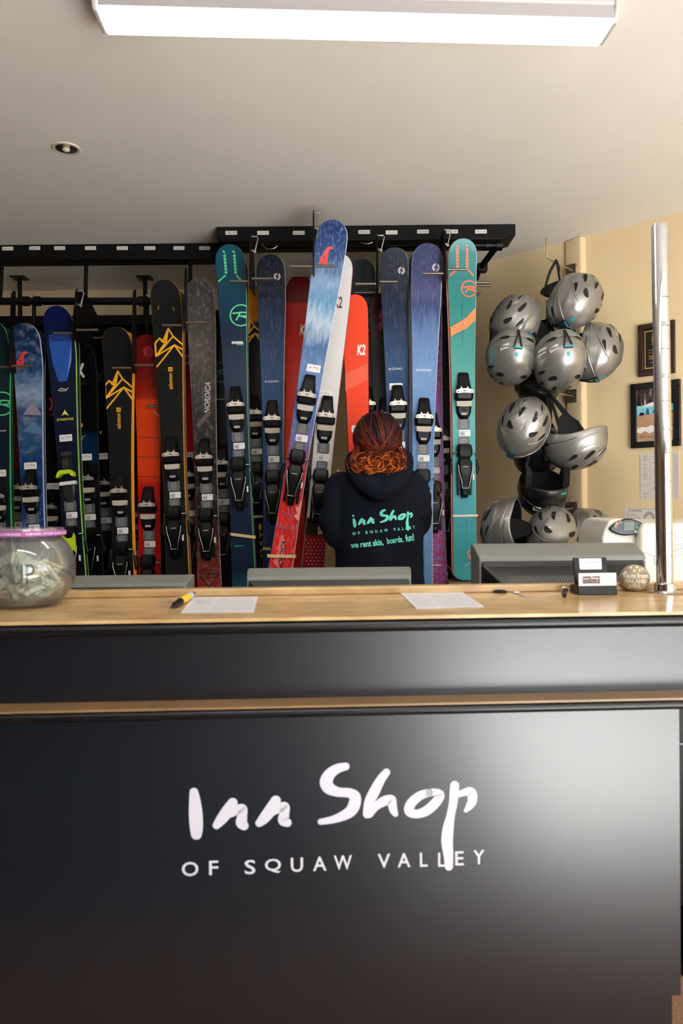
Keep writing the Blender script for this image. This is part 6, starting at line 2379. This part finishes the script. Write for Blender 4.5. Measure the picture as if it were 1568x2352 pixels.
# hair: strands swept back into a loose bun
hair_ms = [ramp_mat('red_brown_hair', st_, 2.0, 0.006, 30, (1, 1, 1), 0.0, rough=rg_, coat=0.0) for st_, rg_ in (
    ([(0.60, (168, 84, 34)), (0.648, (150, 70, 32)), (0.672, (112, 46, 28)), (0.70, (84, 32, 26)), (0.74, (52, 24, 24)), (0.78, (40, 20, 20))], 0.38),
    ([(0.60, (226, 140, 62)), (0.648, (216, 122, 52)), (0.672, (170, 78, 42)), (0.70, (120, 50, 36)), (0.74, (76, 34, 30)), (0.78, (54, 26, 25))], 0.30),
    ([(0.60, (96, 44, 24)), (0.648, (84, 38, 24)), (0.672, (70, 28, 22)), (0.70, (52, 22, 21)), (0.74, (38, 18, 19)), (0.78, (32, 16, 16))], 0.42))]
hr = random.Random(9)
m = MB()
H = W_(867, 1005, 2.885)
hrad = Vector((0.090, 0.100, 0.098))
m.ell(H, tuple(hrad * 0.965), 32, 20, 2)
Kn = W_(868, 1050, 2.775)


def surf(dv, k):
    return H + Vector((dv.x * hrad.x, dv.y * hrad.y, dv.z * hrad.z)) * k


e0 = Vector((0, -0.86, -0.5)).normalized()
for i in range(330):
    al = hr.uniform(-2.15, 2.15)
    s0 = Vector((sin(al), hr.uniform(0.0, 0.9), cos(al))).normalized()
    e1 = (e0 + Vector((hr.uniform(-0.42, 0.42), 0, hr.uniform(-0.2, 0.1)))).normalized()
    k = hr.uniform(0.965, 1.012)
    pts = []
    n = 12
    om = math.acos(max(-0.99, min(0.99, s0.dot(e1))))
    sag = hr.uniform(0.0, 0.10) * (1 if al > 0 else -1)
    for q_ in range(n + 1):
        t_ = q_ / n
        dv = (s0 * sin((1 - t_) * om) + e1 * sin(t_ * om)) / sin(om)
        dv = (dv + Vector((sag * sin(pi * t_), 0, -abs(sag) * 0.8 * sin(pi * t_)))).normalized()
        pts.append(surf(dv, k))
    r0 = hr.uniform(0.0026, 0.0052)
    m.tube(pts, [r0 * (0.5 + 0.5 * sin(pi * min(1, 0.25 + q_ / n * 0.7))) for q_ in range(n + 1)], 6, i % 3, flat=0.7)
# bun and loose curls
bc = W_(867, 1066, 2.772)
m.ell(bc, (0.082, 0.034, 0.030), 24, 14, 0)
for i in range(560):
    ang = hr.uniform(0, 2 * pi)
    rr_ = sqrt(hr.random())
    c = bc + Vector((0.088 * rr_ * cos(ang), -0.038 * sqrt(max(0.05, 1 - rr_ * rr_)) + hr.uniform(-0.010, 0.006), 0.036 * rr_ * sin(ang)))
    rad = hr.uniform(0.008, 0.030)
    ax = Vector((hr.uniform(-0.5, 0.5), -1, hr.uniform(-0.6, 0.6))).normalized()
    u_ = ax.cross(Vector((0, 0, 1))).normalized()
    w_ = ax.cross(u_)
    a0 = hr.uniform(0, 2 * pi)
    sp = hr.uniform(1.6, 4.6)
    pts = [c + (u_ * cos(a0 + sp * q_ / 10) * 1.25 + w_ * sin(a0 + sp * q_ / 10)) * rad * (1 - 0.3 * q_ / 10) + ax * 0.012 * (q_ / 10 - 0.5) for q_ in range(11)]
    r0 = hr.uniform(0.0013, 0.0034)
    m.tube(pts, [r0 * (0.35 + 0.65 * sin(pi * (0.1 + 0.8 * q_ / 10))) for q_ in range(11)], 6, i % 3, flat=0.8)
for i in range(40):
    # locks winding round the knot
    a0 = hr.uniform(0, 2 * pi)
    R0 = 0.008 + 0.0008 * i
    pts = []
    for q_ in range(15):
        a = a0 + q_ * 0.26
        pts.append(bc + Vector((0.004 + R0 * 1.35 * cos(a), -0.046 + 0.5 * R0 + hr.uniform(-0.001, 0.001), R0 * 0.95 * sin(a) - 0.002)))
    m.tube(pts, [0.0024 * (0.4 + 0.6 * sin(pi * (0.08 + 0.84 * q_ / 14))) for q_ in range(15)], 6, (i * 2) % 3)
for sx, n in ((-1, 14), (1, 10)):
    for i in range(n):
        a = W_(868 + sx * hr.uniform(40, 54), hr.uniform(1020, 1040), 2.84)
        b_ = W_(868 + sx * hr.uniform(44, 66), hr.uniform(1056, 1070), 2.80)
        mid = (a + b_) / 2 + Vector((sx * 0.006, -0.006, hr.uniform(-0.004, 0.004)))
        m.tube(cr([tuple(a), tuple(mid), tuple(b_), tuple(b_ + Vector((-sx * 0.018, -0.01, -0.006)))], 4), 0.0032, 6, i % 2)
m.build('hair', hair_ms, person, smooth=180)
